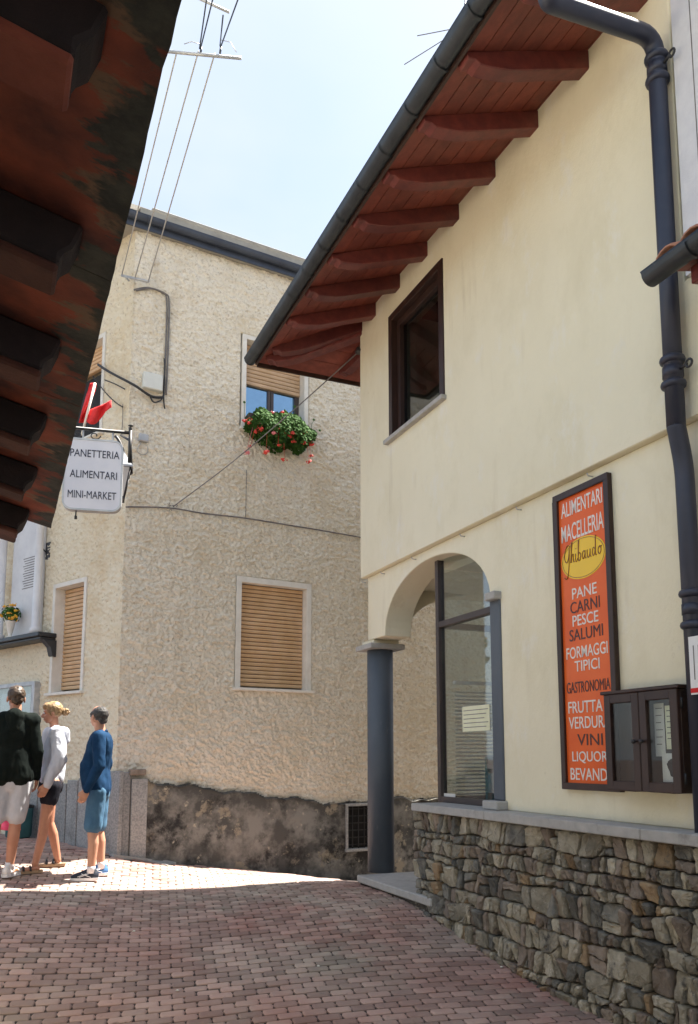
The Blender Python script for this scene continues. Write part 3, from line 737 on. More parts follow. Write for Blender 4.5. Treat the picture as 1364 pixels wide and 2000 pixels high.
print('stones', len(stones))
# ledge slabs
xl0 = X(W, 803, 1580, .15)
xcut = [xl0, X(W, 945, 1600, .15), X(W, 1250, 1640, .15), xrr]
for a, b in zip(xcut[:-1], xcut[1:]):
    MB().box(W, a+.0015, b-.0015, zledge, zledge_t, -.34, .15).build('ledge_slab', M['ledge'], ch, bevel=.006)
# return plinth and ledge round the porch side
MB().box(W, xp_l+.002, xp_l+.34, -.8, zpl-.003, -2.6, -.361).build('plinth_return', M['mortar'], ch)
MB().box(W, xl0, xl0+.42, zledge+.001, zledge_t, -2.6, -.341).build('ledge_slab', M['ledge'], ch, bevel=.006)

# shop glazing
GO = LO-.12
xg_l = X(W, 857, 1400, GO); xg_r = xp0-.001; zg0 = zledge_t+.002; ztr = Z(W, 866, 1213, GO)
sw = MB().box(W, xg_l, xg_l+.055, zg0, zat+.0, GO-.05, GO+.02).build('shop_window', M['mullion'], ch, bevel=.003)
def arch_z(x):
    t = max(-1, min(1, (x-xmid)/hw)); return zs + rise*(max(0, 1-t*t))**.46
MB().box(W, xg_l+.056, xg_r, zg0, zg0+.05, GO-.05, GO+.02).build('bottom_rail', M['mullion'], sw, bevel=.003)
MB().box(W, xg_l+.056, xg_r, ztr-.055, ztr, GO-.05, GO+.02).build('transom', M['mullion'], sw, bevel=.003)
MB().box(W, xg_r-.04, xg_r, zg0+.051, ztr-.056, GO-.048, GO+.018).build('side_rail', M['mullion'], sw, bevel=.003)
pts = [(xg_l+.056, ztr)] + [(xg_l+.056 + (xg_r+.2-xg_l-.056)*i/14, ztr) for i in (14,)] 
up_ = [(xg_l+.056, ztr+.001), (xg_r, ztr+.001)] + [(xg_r - (xg_r-xg_l-.056)*i/12, max(arch_z(xg_r - (xg_r-xg_l-.056)*i/12)+.01, ztr+.03)) for i in range(13)]
MB().prism(W, [up_], GO-.02, GO-.012).build('pane', M['glass'], sw)
MB().box(W, xg_l+.056, xg_r-.041, zg0+.051, ztr-.056, GO-.02, GO-.012).build('pane', M['glass'], sw)
# return glazing along the porch
RT = Plane(W.p(xg_l, 0, GO-.05), Vector((W.n.x, W.n.y, 0)))   # faces the porch; x negative goes inwards
rw = MB().box(RT, -2.2, -2.15, zg0, zl-.17, -.05, 0).box(RT, -2.15, -.002, zg0, zg0+.05, -.05, 0).box(RT, -2.15, -.002, ztr-.055, ztr, -.05, 0).box(RT, -1.1, -1.05, zg0+.051, ztr-.056, -.05, 0).build('shop_window', M['mullion'], ch)
MB().box(RT, -2.149, -.002, zg0+.051, ztr-.056, -.03, -.022).build('pane', M['glass'], rw)
MB().box(RT, -2.149, -.002, ztr, zl-.17, -.03, -.022).build('pane', M['glass'], rw)
# room: floor and side walls
MB().box(W, xp_l+.4, xrr, -.02, .0, -5.9, -.37).build('floor', M['room'], ch)
MB().box(W, X(W, 1010, 1400, LO), X(W, 1010, 1400, LO)+.06, 0.0, zl-.17, -5.9, -.37).build('partition', M['room'], ch)
bl = MB().box(RT, -2.1, -.06, Z(W,900,1330,GO), Z(W,900,1330,GO)+.03, -.12, -.08).build('blind', M['white'], ch)
zz_ = Z(W, 900, 1345, GO)
while zz_ > zg0+.06:
    MB().hexa([RT.p(-2.1,zz_,-.12), RT.p(-.06,zz_,-.12), RT.p(-.06,zz_-.014,-.095), RT.p(-2.1,zz_-.014,-.095), RT.p(-2.1,zz_+.002,-.12), RT.p(-.06,zz_+.002,-.12), RT.p(-.06,zz_-.012,-.095), RT.p(-2.1,zz_-.012,-.095)]).build('slat', M['white'], bl)
    zz_ -= .034
def paper(u0, v0, u1, v1, m_, label, cat, off=GO-.0115, lines=0):
    x0_, x1_, z0_, z1_ = X(W,u0,(v0+v1)/2,off), X(W,u1,(v0+v1)/2,off), Z(W,(u0+u1)/2,v1,off), Z(W,(u0+u1)/2,v0,off)
    o_ = MB().box(W, x0_, x1_, z0_, z1_, off, off+.002).build('notice', m_); tag(o_, label, cat)
    for k in range(lines):
        zz = z1_ - (k+1)*(z1_-z0_)/(lines+1); MB().box(W, x0_+.02, x1_-.02-(k % 3)*.03, zz-.003, zz+.003, off+.0021, off+.0028).build('print_line', M['cable'], o_)
    return o_
paper(904, 1378, 957, 1428, M['yellowpaper'], 'pale yellow paper notice taped inside the tall shop window', 'notice', lines=5)
paper(868, 1550, 890, 1576, M['noticepaper'], 'small white card in the bottom left corner of the shop window', 'notice', lines=2)
# things inside the shop
it = W.p(xg_r-.42, 0, -.62)
st = thing('shop_shelf', it, 'dark teal shelf unit with goods standing inside the shop window', 'shelf')
SP = Plane((it.x, it.y), W.a)
MB().box(SP, -.28, -.25, 0, 1.75, -.2, .2).build('side_panel', M['teal'], st); MB().box(SP, .25, .28, 0, 1.75, -.2, .2).build('side_panel', M['teal'], st)
for k in range(4): MB().box(SP, -.249, .249, .35+k*.42, .18+k*.42, -.2, .2).build('shelf', M['teal'], st)
MB().box(SP, -.249, .249, 0, 1.75, -.22, -.201).build('back_panel', M['teal'], st)
for k, (xx_, zz, m_) in enumerate(((-.13, .18, 'bottle'), (.1, .18, 'pvc'), (-.05, .60, 'petal_y'), (.14, .60, 'pvc'), (-.1, 1.02, 'pvc'), (.12, 1.44, 'bottle'))):
    c_ = SP.p(xx_, zz+.201, .02); o_ = MB().lathe(c_, [(.05,0),(.055,.02),(.055,.17),(.03,.22),(.02,.27)], 14).build('jar', M[m_])
    tag(o_, ['yellow green bottle at the bottom of the shop shelf','white jar at the bottom of the shop shelf','orange yellow jar on the second board of the shop shelf','white jar on the second board of the shop shelf','white jar on the middle board of the shop shelf','yellow green bottle on the top board of the shop shelf'][k], 'jar')

# upper window
x0, x1, z0, z1 = wd
uw = MB(); fw = .075
uw.box(W, x0, x0+fw, z0, z1, -.10, .012).box(W, x1-fw, x1, z0, z1, -.10, .012).box(W, x0+fw, x1-fw, z1-fw, z1, -.10, .012).box(W, x0+fw, x1-fw, z0, z0+.03, -.10, .012)
uwo = uw.build('window', M['darkwood'], ch, bevel=.004)
a0, a1, b0, b1 = x0+fw+.001, x1-fw-.001, z0+.031, z1-fw-.001
MB().box(W, a0, a0+.07, b0, b1, -.13, -.05).box(W, a1-.07, a1, b0, b1, -.13, -.05).box(W, a0+.07, a1-.07, b1-.07, b1, -.13, -.05).box(W, a0+.07, a1-.07, b0, b0+.06, -.13, -.05).build('sash', M['darkwood'], uwo, bevel=.004)
MB().box(W, a0+.07, a1-.07, b0+.06, b1-.07, -.10, -.094).build('pane', M['glass_in'], uwo)
MB().box(W, x0-.05, x1+.03, z0-.045, z0-.001, -.10, .055).build('sill', M['ledge'], uwo, bevel=.005)
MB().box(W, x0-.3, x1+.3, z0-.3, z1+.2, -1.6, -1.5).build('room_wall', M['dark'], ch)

# ---- eaves of the cream house
hipx = END.a                                       # = outward from street wall
cor_x = xc - .66                                   # gutter corner, x along W
xroof = xr - .0
# W side soffit boards (parallel to the gutter), mitred at the hip line
nb = 8; ovE = .66
def sof(x_, off): return W.p(x_, zboard(off), off)
def pt_hip(off): return xc - ovE*(off/OV)          # hip line x for this offset on street side
bw = (OV+.12)/nb
for i in range(nb):
    o0 = -.12 + i*bw; o1 = o0 + bw - .006
    xa0 = pt_hip(max(o0, -.12)); xa1 = pt_hip(o1)
    B = [sof(xa1, o1), sof(xroof, o1), sof(xroof, o0), sof(xa0, o0)]
    MB().hexa([p for p in B] + [p+UP*.022 for p in B]).build('soffit_board', M['wood_red'], ch)
MB().hexa([sof(xc-ovE-.02,OV)+UP*.024, sof(xroof,OV)+UP*.024, sof(xroof,-.3)+UP*.024, sof(xc+.1,-.3)+UP*.024, sof(xc-ovE-.02,OV)+UP*.06, sof(xroof,OV)+UP*.06, sof(xroof,-.3)+UP*.06, sof(xc+.1,-.3)+UP*.06]).build('roof_deck', M['darkwood'], ch)
# end side boards
zE = lambda e: zb0 - TH*OV*(e/ovE)                 # same fall over the shorter overhang
def sofE(y_, e): return END.p(y_, zE(e), e)        # y_ = outward-of-W coordinate, e = overhang distance
nbE = 5; bE = (ovE+.10)/nbE
for i in range(nbE):
    e0 = -.10 + i*bE; e1 = e0 + bE - .006
    B = [sofE(-6.0, e1), sofE(OV*e1/ovE, e1), sofE(OV*e0/ovE, e0), sofE(-6.0, e0)]
    MB().hexa(B + [p+UP*.022 for p in B]).build('soffit_board', M['wood_red'], ch)
B = [sofE(-6.0, ovE), sofE(OV, ovE), sofE(-.3, -.2), sofE(-6.0, -.2)]
MB().hexa([p+UP*.026 for p in B] + [p+UP*.06 for p in B]).build('roof_deck', M['darkwood'], ch)
# rafters
def rafter(A_, B_, wdt=.115, h=.135, name='rafter'):
    """A_ at the wall (top edge), B_ at the gutter end (top edge); rounded nose"""
    d = (B_-A_); L_ = d.length; d.normalize(); s_ = d.cross(UP).normalized(); n_v = s_.cross(d)
    prof = [(0,0), (L_,0), (L_,-h*.35), (L_-.05,-h*.42), (L_-.08,-h*.66), (L_-.15,-h*.80), (L_-.27,-h*.96), (L_-.34,-h), (0,-h)]
    V = [A_ + d*a + n_v*b - s_*wdt/2 for a, b in prof] + [A_ + d*a + n_v*b + s_*wdt/2 for a, b in prof]; n = len(prof)
    return MB().add(V, [tuple(range(n)), tuple(range(n, 2*n))[::-1]] + [(i, i+n, (i+1) % n + n, (i+1) % n) for i in range(n)]).build(name, M['rafter'], ch, bevel=.006)
sp0 = W.px(1157-18, 110)[0]; x7 = W.px(738-8, 600)[0]; spc = (sp0-x7)/6
for k in range(-3, 7):
    x_ = sp0 - spc*k
    if x_ > xroof: continue
    rafter(sof(x_, -.1)-UP*.001, sof(x_, OV-.01)-UP*.001)
rafter(sof(xc+.02, -.05)-UP*.003, W.p(xc-ovE*.52, zboard(OV-.08)-.003, OV-.08))
rafter(W.p(xc-.0,zb0+.0,-.05)-UP*.006, W.p(xc-ovE*.86, zboard(OV-.09)-.006, OV-.09), .14, .16, 'hip_rafter')
rafter(sofE(-.25, -.05)-UP*.002, sofE(-.02, ovE-.07)-UP*.002)
for k in range(1, 9): rafter(sofE(-.25-.55*k, -.05)-UP*.002, sofE(-.25-.55*k, ovE-.07)-UP*.002)
zg = zboard(OV)+.0
MB().box(W, xc-ovE-.0, xroof, zg-.03, zg+.07, OV+.0005, OV+.022).build('fascia', M['darkwood'], ch)
gutter(W, xc-ovE-.06, xroof+.1, zg+.045, OV+.068, .066, M['gutter'], ch, seams=.42)
MB().box(END, -6.0, OV-.002, zg-.04, zg+.07, ovE+.0005, ovE+.022).build('fascia', M['darkwood'], ch)
# tiled roof above (hip)
zr0 = zg+.10; rp_ = [W.p(xc-ovE-.05,zr0,OV+.05), W.p(xroof,zr0,OV+.05), W.p(xroof,zr0+4*TH,-3), W.p(xc+2.5,zr0+4*TH,-3)]
MB().add(rp_+[p-UP*.05 for p in rp_], [(0,1,2,3),(7,6,5,4),(0,4,5,1),(1,5,6,2),(2,6,7,3),(3,7,4,0)]).build('roof', M['lauze'], ch)
rq = [W.p(xc-ovE-.05,zr0,OV+.05), W.p(xc+2.5,zr0+4*TH,-3), W.p(xc-ovE-.05,zr0,-6.5)]
MB().add(rq+[p-UP*.05 for p in rq], [(0,1,2),(5,4,3),(0,3,4,1),(1,4,5,2),(2,5,3,0)]).build('roof', M['lauze'], ch)
rq = [W.p(xc-ovE-.05,zr0,-6.5), W.p(xc+2.5,zr0+4*TH,-3), W.p(xroof,zr0+4*TH,-3), W.p(xroof,zr0,-6.5)]
MB().add(rq+[p-UP*.05 for p in rq], [(0,1,2,3),(7,6,5,4),(0,4,5,1),(1,5,6,2),(2,6,7,3),(3,7,4,0)]).build('roof', M['lauze'], ch)

# downpipe
PO = .080; pr = .053
def smooth_path(pts, r=.12, n=6):
    pts = [Vector(p) for p in pts]; o_ = [pts[0]]
    for a, b, c in zip(pts[:-2], pts[1:-1], pts[2:]):
        d0 = (a-b); d1 = (c-b); rr = min(r, d0.length*.45, d1.length*.45); p = b + d0.normalized()*rr; q = b + d1.normalized()*rr
        for i in range(n+1):
            t = i/n; o_.append(p*(1-t)**2 + b*2*t*(1-t) + q*t*t)
    o_.append(pts[-1]); return o_
xpt = X(W, 1287, 200, PO); zpt = Z(W, 1283, 92, PO)
xpb = X(W, 1314, 700, PO)
zj0 = Z(W, 1318, 835, PO); zj1 = Z(W, 1340, 895, PO)
xlo = X(W, 1340, 1000, LO+.08); 
gA = W.at(1070, 2, OV+.0)
gtop = Vector(gA)
path = smooth_path([gtop+UP*.10, gtop, W.p(xpt, zpt+.07, PO), W.p(xpt, zpt-.35, PO)], .16)
path = path[:-1] + [W.p(xpt, zpt-.35, PO), W.p((xpt+xpb)/2, (zpt+zj0)/2, PO), W.p(xpb, zj0, PO)]
low_ = smooth_path([W.p(xpb, zj0+.01, PO), W.p(xpb, zj0, PO), W.p(xlo, zj1, LO+.075), W.p(xlo+.01, .9, LO+.075)], .10)
dp = MB().tube(path + low_[2:], pr, 20).build('downpipe', M['pipe'], ch)
def collar(pt, r=pr):
    MB().lathe(pt, [(r+.002,-.024),(r+.015,-.014),(r+.019,0),(r+.015,.014),(r+.002,.024)], 20).build('collar', M['pipe'], dp)
def clampset(pl_x, v0, v1, off, u):
    za, zb_ = Z(W, u, v0, off), Z(W, u, v1, off)
    collar(W.p(pl_x, za, off)); collar(W.p(pl_x, zb_, off))
    zc = (za+zb_)/2
    MB().lathe(W.p(pl_x, zc-.03, off), [(pr+.006,0),(pr+.006,.06)], 20).build('bracket', M['pipe'], dp)
    b = MB().tube([W.p(pl_x+pr, zc, off), W.p(pl_x+pr+.06, zc, off+.01)], .009, 8); c_ = W.p(pl_x+pr+.075, zc, off+.01)
    b.tube([c_ + W.a*(.022*math.cos(a)) + UP*(.022*math.sin(a)) for a in [i*math.pi/6 for i in range(13)]], .007, 6, cap=False); b.build('wing_bolt', M['iron'], dp)
clampset(xpt, 112, 158, PO, 1285); clampset(xpb-.003, 708, 757, PO, 1307)
clampset(xlo+.006, 1160, 1222, LO+.075, 1350)
# small cream pilaster strip and hooks under the string course
hook_us = [(715,1128),(752,1108),(813,1077),(908,1027),(1018,968),(1157,895)]
for i, (u, v) in enumerate(hook_us):
    p = W.p(X(W,u,v,LO), zl-.045, LO)
    o_ = MB().tube([p, p+W.n*.04, p+W.n*.05+UP*.018], .005, 6).build('wall_hook', M['metal'], ch)

# ================================================================== NEIGHBOUR with the pale wall
nb_ = thing('house', W.p(xr+.2, gz(3, 3)), 'pale grey rendered house beside the drainpipe with a low tiled lean to roof', 'house')
xn = X(W, 1316, 100, .03)
zlg = Z(W, 1270, 553, .42)
MB().box(W, xn, xn+4, zlg+.2, 11, -5, .035).build('wall', M['palewall'], nb_)
for k in range(1, 3): MB().box(W, xn+.085*k*1.6, xn+.085*k*1.6+.006, zlg+.2, 11, .035, .037).build('wall_seam', M['cable'], nb_)
MB().box(W, xr+.002, xn+4, zl+.0, zlg+.199, -5, .005).build('wall', M['cream'], nb_)
zlg = Z(W, 1270, 553, .42)
xlg = X(W, 1270, 553, .42)
gutter(W, xlg, xlg+4, zlg+.035, .42, .06, M['gutter'], nb_, seams=.5)
for i in range(4):
    o0 = .01+i*.085; B = [W.p(xlg+.10, zlg+.03+(.34-o0-.08)*.25, o0+.08), W.p(xlg+4, zlg+.03+(.34-o0-.08)*.25, o0+.08), W.p(xlg+4, zlg+.03+(.34-o0)*.25, o0), W.p(xlg+.10, zlg+.03+(.34-o0)*.25, o0)]
    MB().hexa(B+[p+UP*.02 for p in B]).build('soffit_board', M['wood_red'], nb_)
MB().hexa([W.p(xlg+.16,zlg-.07,.30), W.p(xlg+.28,zlg-.07,.30), W.p(xlg+.28,zlg-.02,.006), W.p(xlg+.16,zlg-.02,.006), W.p(xlg+.16,zlg+.03,.30), W.p(xlg+.28,zlg+.03,.30), W.p(xlg+.28,zlg+.10,.006), W.p(xlg+.16,zlg+.10,.006)]).build('rafter', M['rafter'], nb_, bevel=.008)
for i in range(24):
    c0 = W.p(xlg+.10+i*.17, zlg+.10, .40); c1 = W.p(xlg+.10+i*.17, zlg+.27, .036)
    d = (c1-c0).normalized(); V = []
    for c_ in (c0, c1):
        for k in range(7):
            a = math.pi*k/6; V.append(c_ + W.a*(.08*math.cos(a)) + UP*(.06*math.sin(a)))
        for k in range(7):
            a = math.pi*(6-k)/6; V.append(c_ + W.a*(.066*math.cos(a)) + UP*(.048*math.sin(a)))
    MB().add(V, [(k, (k+1)%14, (k+1)%14+14, k+14) for k in range(14)]+[tuple(range(14))[::-1], tuple(range(14,28))], True).build('roof_tile', M['tile'], nb_)

# ================================================================== NEAR HOUSE EAVES (upper left, over the camera)
HE = 1.55 + EYE
# eave line parallel to the street; passes through pixel (100,1030) and (360,0)
pA = at_y(100, 1032, 1.0); kk = (HE-EYE)/(pA.z-EYE); pA = Vector((0,0,EYE)) + (pA-Vector((0,0,EYE)))*kk
LH = Plane((pA.x, pA.y), D1)      # faces the street (to the right); x grows away from camera
assert LH.n.x > 0
nh = thing('house', LH.p(-3, 0, -1.2), 'near house at the left edge whose dark weathered eaves hang overhead', 'house')
SL = math.tan(R(14))
def lsof(x, off): return LH.p(x, HE - SL*off, off)       # off<0 goes inwards and up
MB().box(LH, -9, -.05, -.2, HE+.8, -7, -1.05).build('wall', M['cream'], nh)
# stone edge slabs (lichened), each a part, with uneven front edge
xcur = 0.0; rl = random.Random(3); slabs = []
L0 = (LH.at(360, 0, 0) - LH.p(0, HE, 0)).length
while xcur > -9:
    ln = rl.uniform(.95, 1.25); x1_ = xcur; x0_ = xcur-ln+.004
    nseg = 16; V = []; 
    for i in range(nseg+1):
        x_ = x0_ + (x1_-x0_)*i/nseg; e = .004*noise.noise(Vector((x_*3.1, 0, 0))) + .003*noise.noise(Vector((x_*13, 1, 0)))
        a_ = lsof(x_, e); b_ = lsof(x_, -.46)
        V += [a_, b_, b_+UP*.05, a_+UP*.05]
    Fc = []
    for i in range(nseg):
        k = i*4
        for q in range(4): Fc.append((k+q, k+(q+1)%4, k+4+(q+1)%4, k+4+q))
    Fc += [(3,2,1,0), tuple(nseg*4+q for q in range(4))]
    slabs.append(MB().add(V, Fc)); xcur -= ln
# a patchy border material between lichened edge and red-stained underside
def edgemat():
    m, t, b = newmat('roof_slab_underside'); nd = t.nodes; lk = t.links.new
    geo = nd.new('ShaderNodeNewGeometry')
    sub = nd.new('ShaderNodeVectorMath'); sub.operation = 'SUBTRACT'; sub.inputs[1].default_value = LH.o; lk(geo.outputs['Position'], sub.inputs[0])
    dot = nd.new('ShaderNodeVectorMath'); dot.operation = 'DOT_PRODUCT'; dot.inputs[1].default_value = LH.n; lk(sub.outputs[0], dot.inputs[0])
    mp_ = nd.new('ShaderNodeMapping'); mp_.vector_type = 'POINT'; mp_.inputs['Rotation'].default_value = (0,0,-math.atan2(LH.n.y, LH.n.x)); mp_.inputs['Scale'].default_value = (2.2, 7, 1)
    # rotate first so x runs across the eave
    vr = nd.new('ShaderNodeVectorRotate'); vr.inputs['Axis'].default_value = (0,0,1); vr.inputs['Angle'].default_value = -math.atan2(LH.n.y, LH.n.x); lk(geo.outputs['Position'], vr.inputs['Vector'])
    sc = nd.new('ShaderNodeVectorMath'); sc.operation = 'MULTIPLY'; sc.inputs[1].default_value = (2.4, 5.5, 1); lk(vr.outputs[0], sc.inputs[0])
    n = nd.new('ShaderNodeTexNoise'); n.inputs['Scale'].default_value = 1.6; n.inputs['Detail'].default_value = 7; n.inputs['Roughness'].default_value = .62; lk(sc.outputs[0], n.inputs['Vector'])
    ma = nd.new('ShaderNodeMath'); ma.operation = 'MULTIPLY_ADD'; ma.inputs[1].default_value = .85; lk(n.outputs['Fac'], ma.inputs[0]); lk(dot.outputs['Value'], ma.inputs[2])
    r1 = nd.new('ShaderNodeMapRange'); r1.inputs['From Min'].default_value = .325; r1.inputs['From Max'].default_value = .36; lk(ma.outputs[0], r1.inputs['Value'])
    n2 = nd.new('ShaderNodeTexNoise'); n2.inputs['Scale'].default_value = 5; n2.inputs['Detail'].default_value = 8; lk(geo.outputs['Position'], n2.inputs['Vector'])
    c1 = nd.new('ShaderNodeValToRGB'); c1.color_ramp.elements[0].position = .35; c1.color_ramp.elements[0].color = (.055,.015,.013,1); c1.color_ramp.elements[1].position = .68; c1.color_ramp.elements[1].color = (.24,.055,.028,1); lk(n2.outputs['Fac'], c1.inputs[0])
    n3 = nd.new('ShaderNodeTexNoise'); n3.inputs['Scale'].default_value = 9; n3.inputs['Detail'].default_value = 8; n3.inputs['Roughness'].default_value = .7; lk(geo.outputs['Position'], n3.inputs['Vector'])
    c2 = nd.new('ShaderNodeValToRGB'); c2.color_ramp.elements[0].position = .38; c2.color_ramp.elements[0].color = (.013,.018,.018,1); c2.color_ramp.elements[1].position = .66; c2.color_ramp.elements[1].color = (.05,.053,.044,1); lk(n3.outputs['Fac'], c2.inputs[0])
    # pale crust where the stain ends
    r2 = nd.new('ShaderNodeMapRange'); r2.inputs['From Min'].default_value = .30; r2.inputs['From Max'].default_value = .335; lk(ma.outputs[0], r2.inputs['Value'])
    r3 = nd.new('ShaderNodeMapRange'); r3.inputs['From Min'].default_value = .37; r3.inputs['From Max'].default_value = .43; r3.inputs['To Min'].default_value = 1; r3.inputs['To Max'].default_value = 0; lk(ma.outputs[0], r3.inputs['Value'])
    r4 = nd.new('ShaderNodeMapRange'); r4.inputs['From Min'].default_value = .52; r4.inputs['From Max'].default_value = .6; lk(n2.outputs['Fac'], r4.inputs['Value'])
    mu = nd.new('ShaderNodeMath'); mu.operation = 'MULTIPLY'; lk(r2.outputs[0], mu.inputs[0]); lk(r3.outputs[0], mu.inputs[1])
    mu2 = nd.new('ShaderNodeMath'); mu2.operation = 'MULTIPLY'; lk(mu.outputs[0], mu2.inputs[0]); lk(r4.outputs[0], mu2.inputs[1])
    x1 = nd.new('ShaderNodeMix'); x1.data_type = 'RGBA'; lk(r1.outputs[0], x1.inputs['Factor']); lk(c1.outputs[0], x1.inputs['A']); lk(c2.outputs[0], x1.inputs['B'])
    x2 = nd.new('ShaderNodeMix'); x2.data_type = 'RGBA'; lk(mu2.outputs[0], x2.inputs['Factor']); lk(x1.outputs['Result'], x2.inputs['A']); x2.inputs['B'].default_value = (.15,.09,.055,1)
    lk(x2.outputs['Result'], b.inputs['Base Color']); b.inputs['Roughness'].default_value = .8
    bp = nd.new('ShaderNodeBump'); bp.inputs['Strength'].default_value = .6; bp.inputs['Distance'].default_value = .01; lk(n3.outputs['Fac'], bp.inputs['Height']); lk(bp.outputs[0], b.inputs['Normal'])
    return m
M['slabunder'] = edgemat()
for s_ in slabs: s_.build('roof_slab', M['slabunder'], nh)
MB().hexa([lsof(-9,-.461), lsof(0,-.461), lsof(0,-2.5), lsof(-9,-2.5), lsof(-9,-.461)+UP*.05, lsof(0,-.461)+UP*.05, lsof(0,-2.5)+UP*.05, lsof(-9,-2.5)+UP*.05]).build('roof_slab', M['slabunder'], nh)
MB().hexa([lsof(-9,0)+UP*.052, lsof(0,0)+UP*.052, lsof(0,-4)+UP*.052, lsof(-9,-4)+UP*.052, lsof(-9,0)+UP*.1, lsof(0,0)+UP*.1, lsof(0,-4)+UP*.1, lsof(-9,-4)+UP*.1]).build('roof', M['lauze'], nh)
# dark rafters with a clay-coloured strip under each, bounced light in its tone
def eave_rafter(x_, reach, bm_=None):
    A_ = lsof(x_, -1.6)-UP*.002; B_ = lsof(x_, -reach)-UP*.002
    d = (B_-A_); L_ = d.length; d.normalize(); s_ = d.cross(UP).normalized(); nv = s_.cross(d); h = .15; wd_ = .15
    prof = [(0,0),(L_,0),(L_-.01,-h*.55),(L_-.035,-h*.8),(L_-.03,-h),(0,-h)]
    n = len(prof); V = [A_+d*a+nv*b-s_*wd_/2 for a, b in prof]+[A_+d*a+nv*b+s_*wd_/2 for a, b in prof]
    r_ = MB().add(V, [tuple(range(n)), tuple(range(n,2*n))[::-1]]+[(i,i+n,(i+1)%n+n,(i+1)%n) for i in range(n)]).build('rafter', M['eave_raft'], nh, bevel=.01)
    # reddish strip below: clay piece plus bounced light put into its colour
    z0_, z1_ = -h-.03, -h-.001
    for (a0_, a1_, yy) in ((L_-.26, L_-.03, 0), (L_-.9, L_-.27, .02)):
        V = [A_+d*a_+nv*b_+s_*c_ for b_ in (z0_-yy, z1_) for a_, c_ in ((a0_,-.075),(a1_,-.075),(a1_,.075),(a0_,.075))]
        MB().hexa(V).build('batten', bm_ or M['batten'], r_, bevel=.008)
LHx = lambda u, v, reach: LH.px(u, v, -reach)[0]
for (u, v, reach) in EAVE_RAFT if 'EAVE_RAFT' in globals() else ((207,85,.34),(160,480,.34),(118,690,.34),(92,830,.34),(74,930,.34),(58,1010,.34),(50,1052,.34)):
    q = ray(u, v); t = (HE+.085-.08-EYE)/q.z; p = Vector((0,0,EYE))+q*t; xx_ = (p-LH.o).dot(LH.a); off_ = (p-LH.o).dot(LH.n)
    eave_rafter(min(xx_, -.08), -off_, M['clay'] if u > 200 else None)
    print('rafter', round(xx_,2), round(off_,2))

# ================================================================== SIGN LETTERING
def text(body, pl, x, z, off, wid, hgt, m_, parent, name='lettering', bold=0.0, sk=0):
    cu = bpy.data.curves.new('txt', 'FONT'); cu.body = body; cu.extrude = .02; cu.offset = bold; cu.resolution_u = 4
    ob = bpy.data.objects.new('txt', cu); C.objects.link(ob)
    dg = bpy.context.evaluated_depsgraph_get(); me = bpy.data.meshes.new_from_object(ob.evaluated_get(dg))
    bpy.data.objects.remove(ob); bpy.data.curves.remove(cu)
    co = np.empty(len(me.vertices)*3); me.vertices.foreach_get('co', co); co = co.reshape(-1,3)
    mn, mxx = co.min(0), co.max(0); cxy = (mn+mxx)/2
    xs_ = (co[:,0]-cxy[0])/(mxx[0]-mn[0])*wid; zs_ = (co[:,1]-cxy[1])/(mxx[1]-mn[1])*hgt; ds = (co[:,2]/.02+1)/2*.0025
    o = np.array(pl.o) + (x+xs_)[:,None]*np.array(pl.a) + (off+ds)[:,None]*np.array(pl.n) + (z+zs_)[:,None]*np.array([0,0,1.])
    me.vertices.foreach_set('co', o.astype(np.float32).ravel()); me.materials.clear(); me.update()
    return link(name, me, m_, parent)

# tall orange sign
so0 = LO+.001
sx0, sz1 = W.px(1079, 971, LO+.04); sx1 = X(W, 1193, 1100, LO+.04); sz0 = Z(W, 1097, 1541, LO+.04)
sg = thing('shop_sign', W.p((sx0+sx1)/2, sz0, LO+.02), 'tall narrow orange shop sign lettered ALIMENTARI MACELLERIA on the cream wall', 'sign')
MB().box(W, sx0+.03, sx1-.03, sz0+.03, sz1-.03, LO+.001, LO+.022).build('panel', M['orange'], sg)
fb_ = .045
MB().box(W, sx0, sx0+fb_, sz0+fb_, sz1-fb_, LO+.0, LO+.042).box(W, sx1-fb_, sx1, sz0+fb_, sz1-fb_, LO+.0, LO+.042).box(W, sx0, sx1, sz1-fb_, sz1, LO, LO+.042).box(W, sx0, sx1, sz0, sz0+fb_, LO, LO+.042).build('frame', M['darkwood'], sg, bevel=.003)
iw = sx1-sx0-2*fb_; ih = sz1-sz0-2*fb_; sxm = (sx0+sx1)/2
lines = [('ALIMENTARI',.042,.88,.047,'signtext'),('MACELLERIA',.128,.94,.054,'signtext'),('PANE',.350,.52,.034,'signtext'),('CARNI',.399,.62,.036,'signdark'),
 ('PESCE',.446,.54,.034,'signtext'),('SALUMI',.495,.70,.036,'signdark'),('FORMAGGI',.556,.86,.036,'signtext'),('TIPICI',.604,.52,.033,'signtext'),('GASTRONOMIA',.676,.95,.034,'signdark'),
 ('FRUTTA e',.744,.86,.036,'signtext'),('VERDURA',.797,.86,.036,'signtext'),('VINI',.855,.52,.034,'signdark'),('LIQUORI',.914,.76,.036,'signtext'),('BEVANDE',.970,.86,.036,'signtext')]
for t_, fr_, wf_, hf_, m_ in lines:
    text(t_, W, sxm, sz1-fb_-fr_*ih, LO+.0225, min(wf_,.9)*iw, hf_*1.12*ih, M[m_], sg, bold=.004 if m_ == 'signtext' else 0)
ez = sz1-fb_-.233*ih
def ell(rx, rz, n=48): return [(sxm+rx*math.cos(2*math.pi*i/n), ez+rz*math.sin(2*math.pi*i/n)) for i in range(n)]
MB().prism(W, [ell(iw*.47, ih*.073)], LO+.0225, LO+.0245).build('oval', M['yellow'], sg)
MB().prism(W, [ell(iw*.450, ih*.0685), ell(iw*.440, ih*.0665)[::-1]], LO+.0246, LO+.0256).build('oval_line', M['signbrown'], sg)
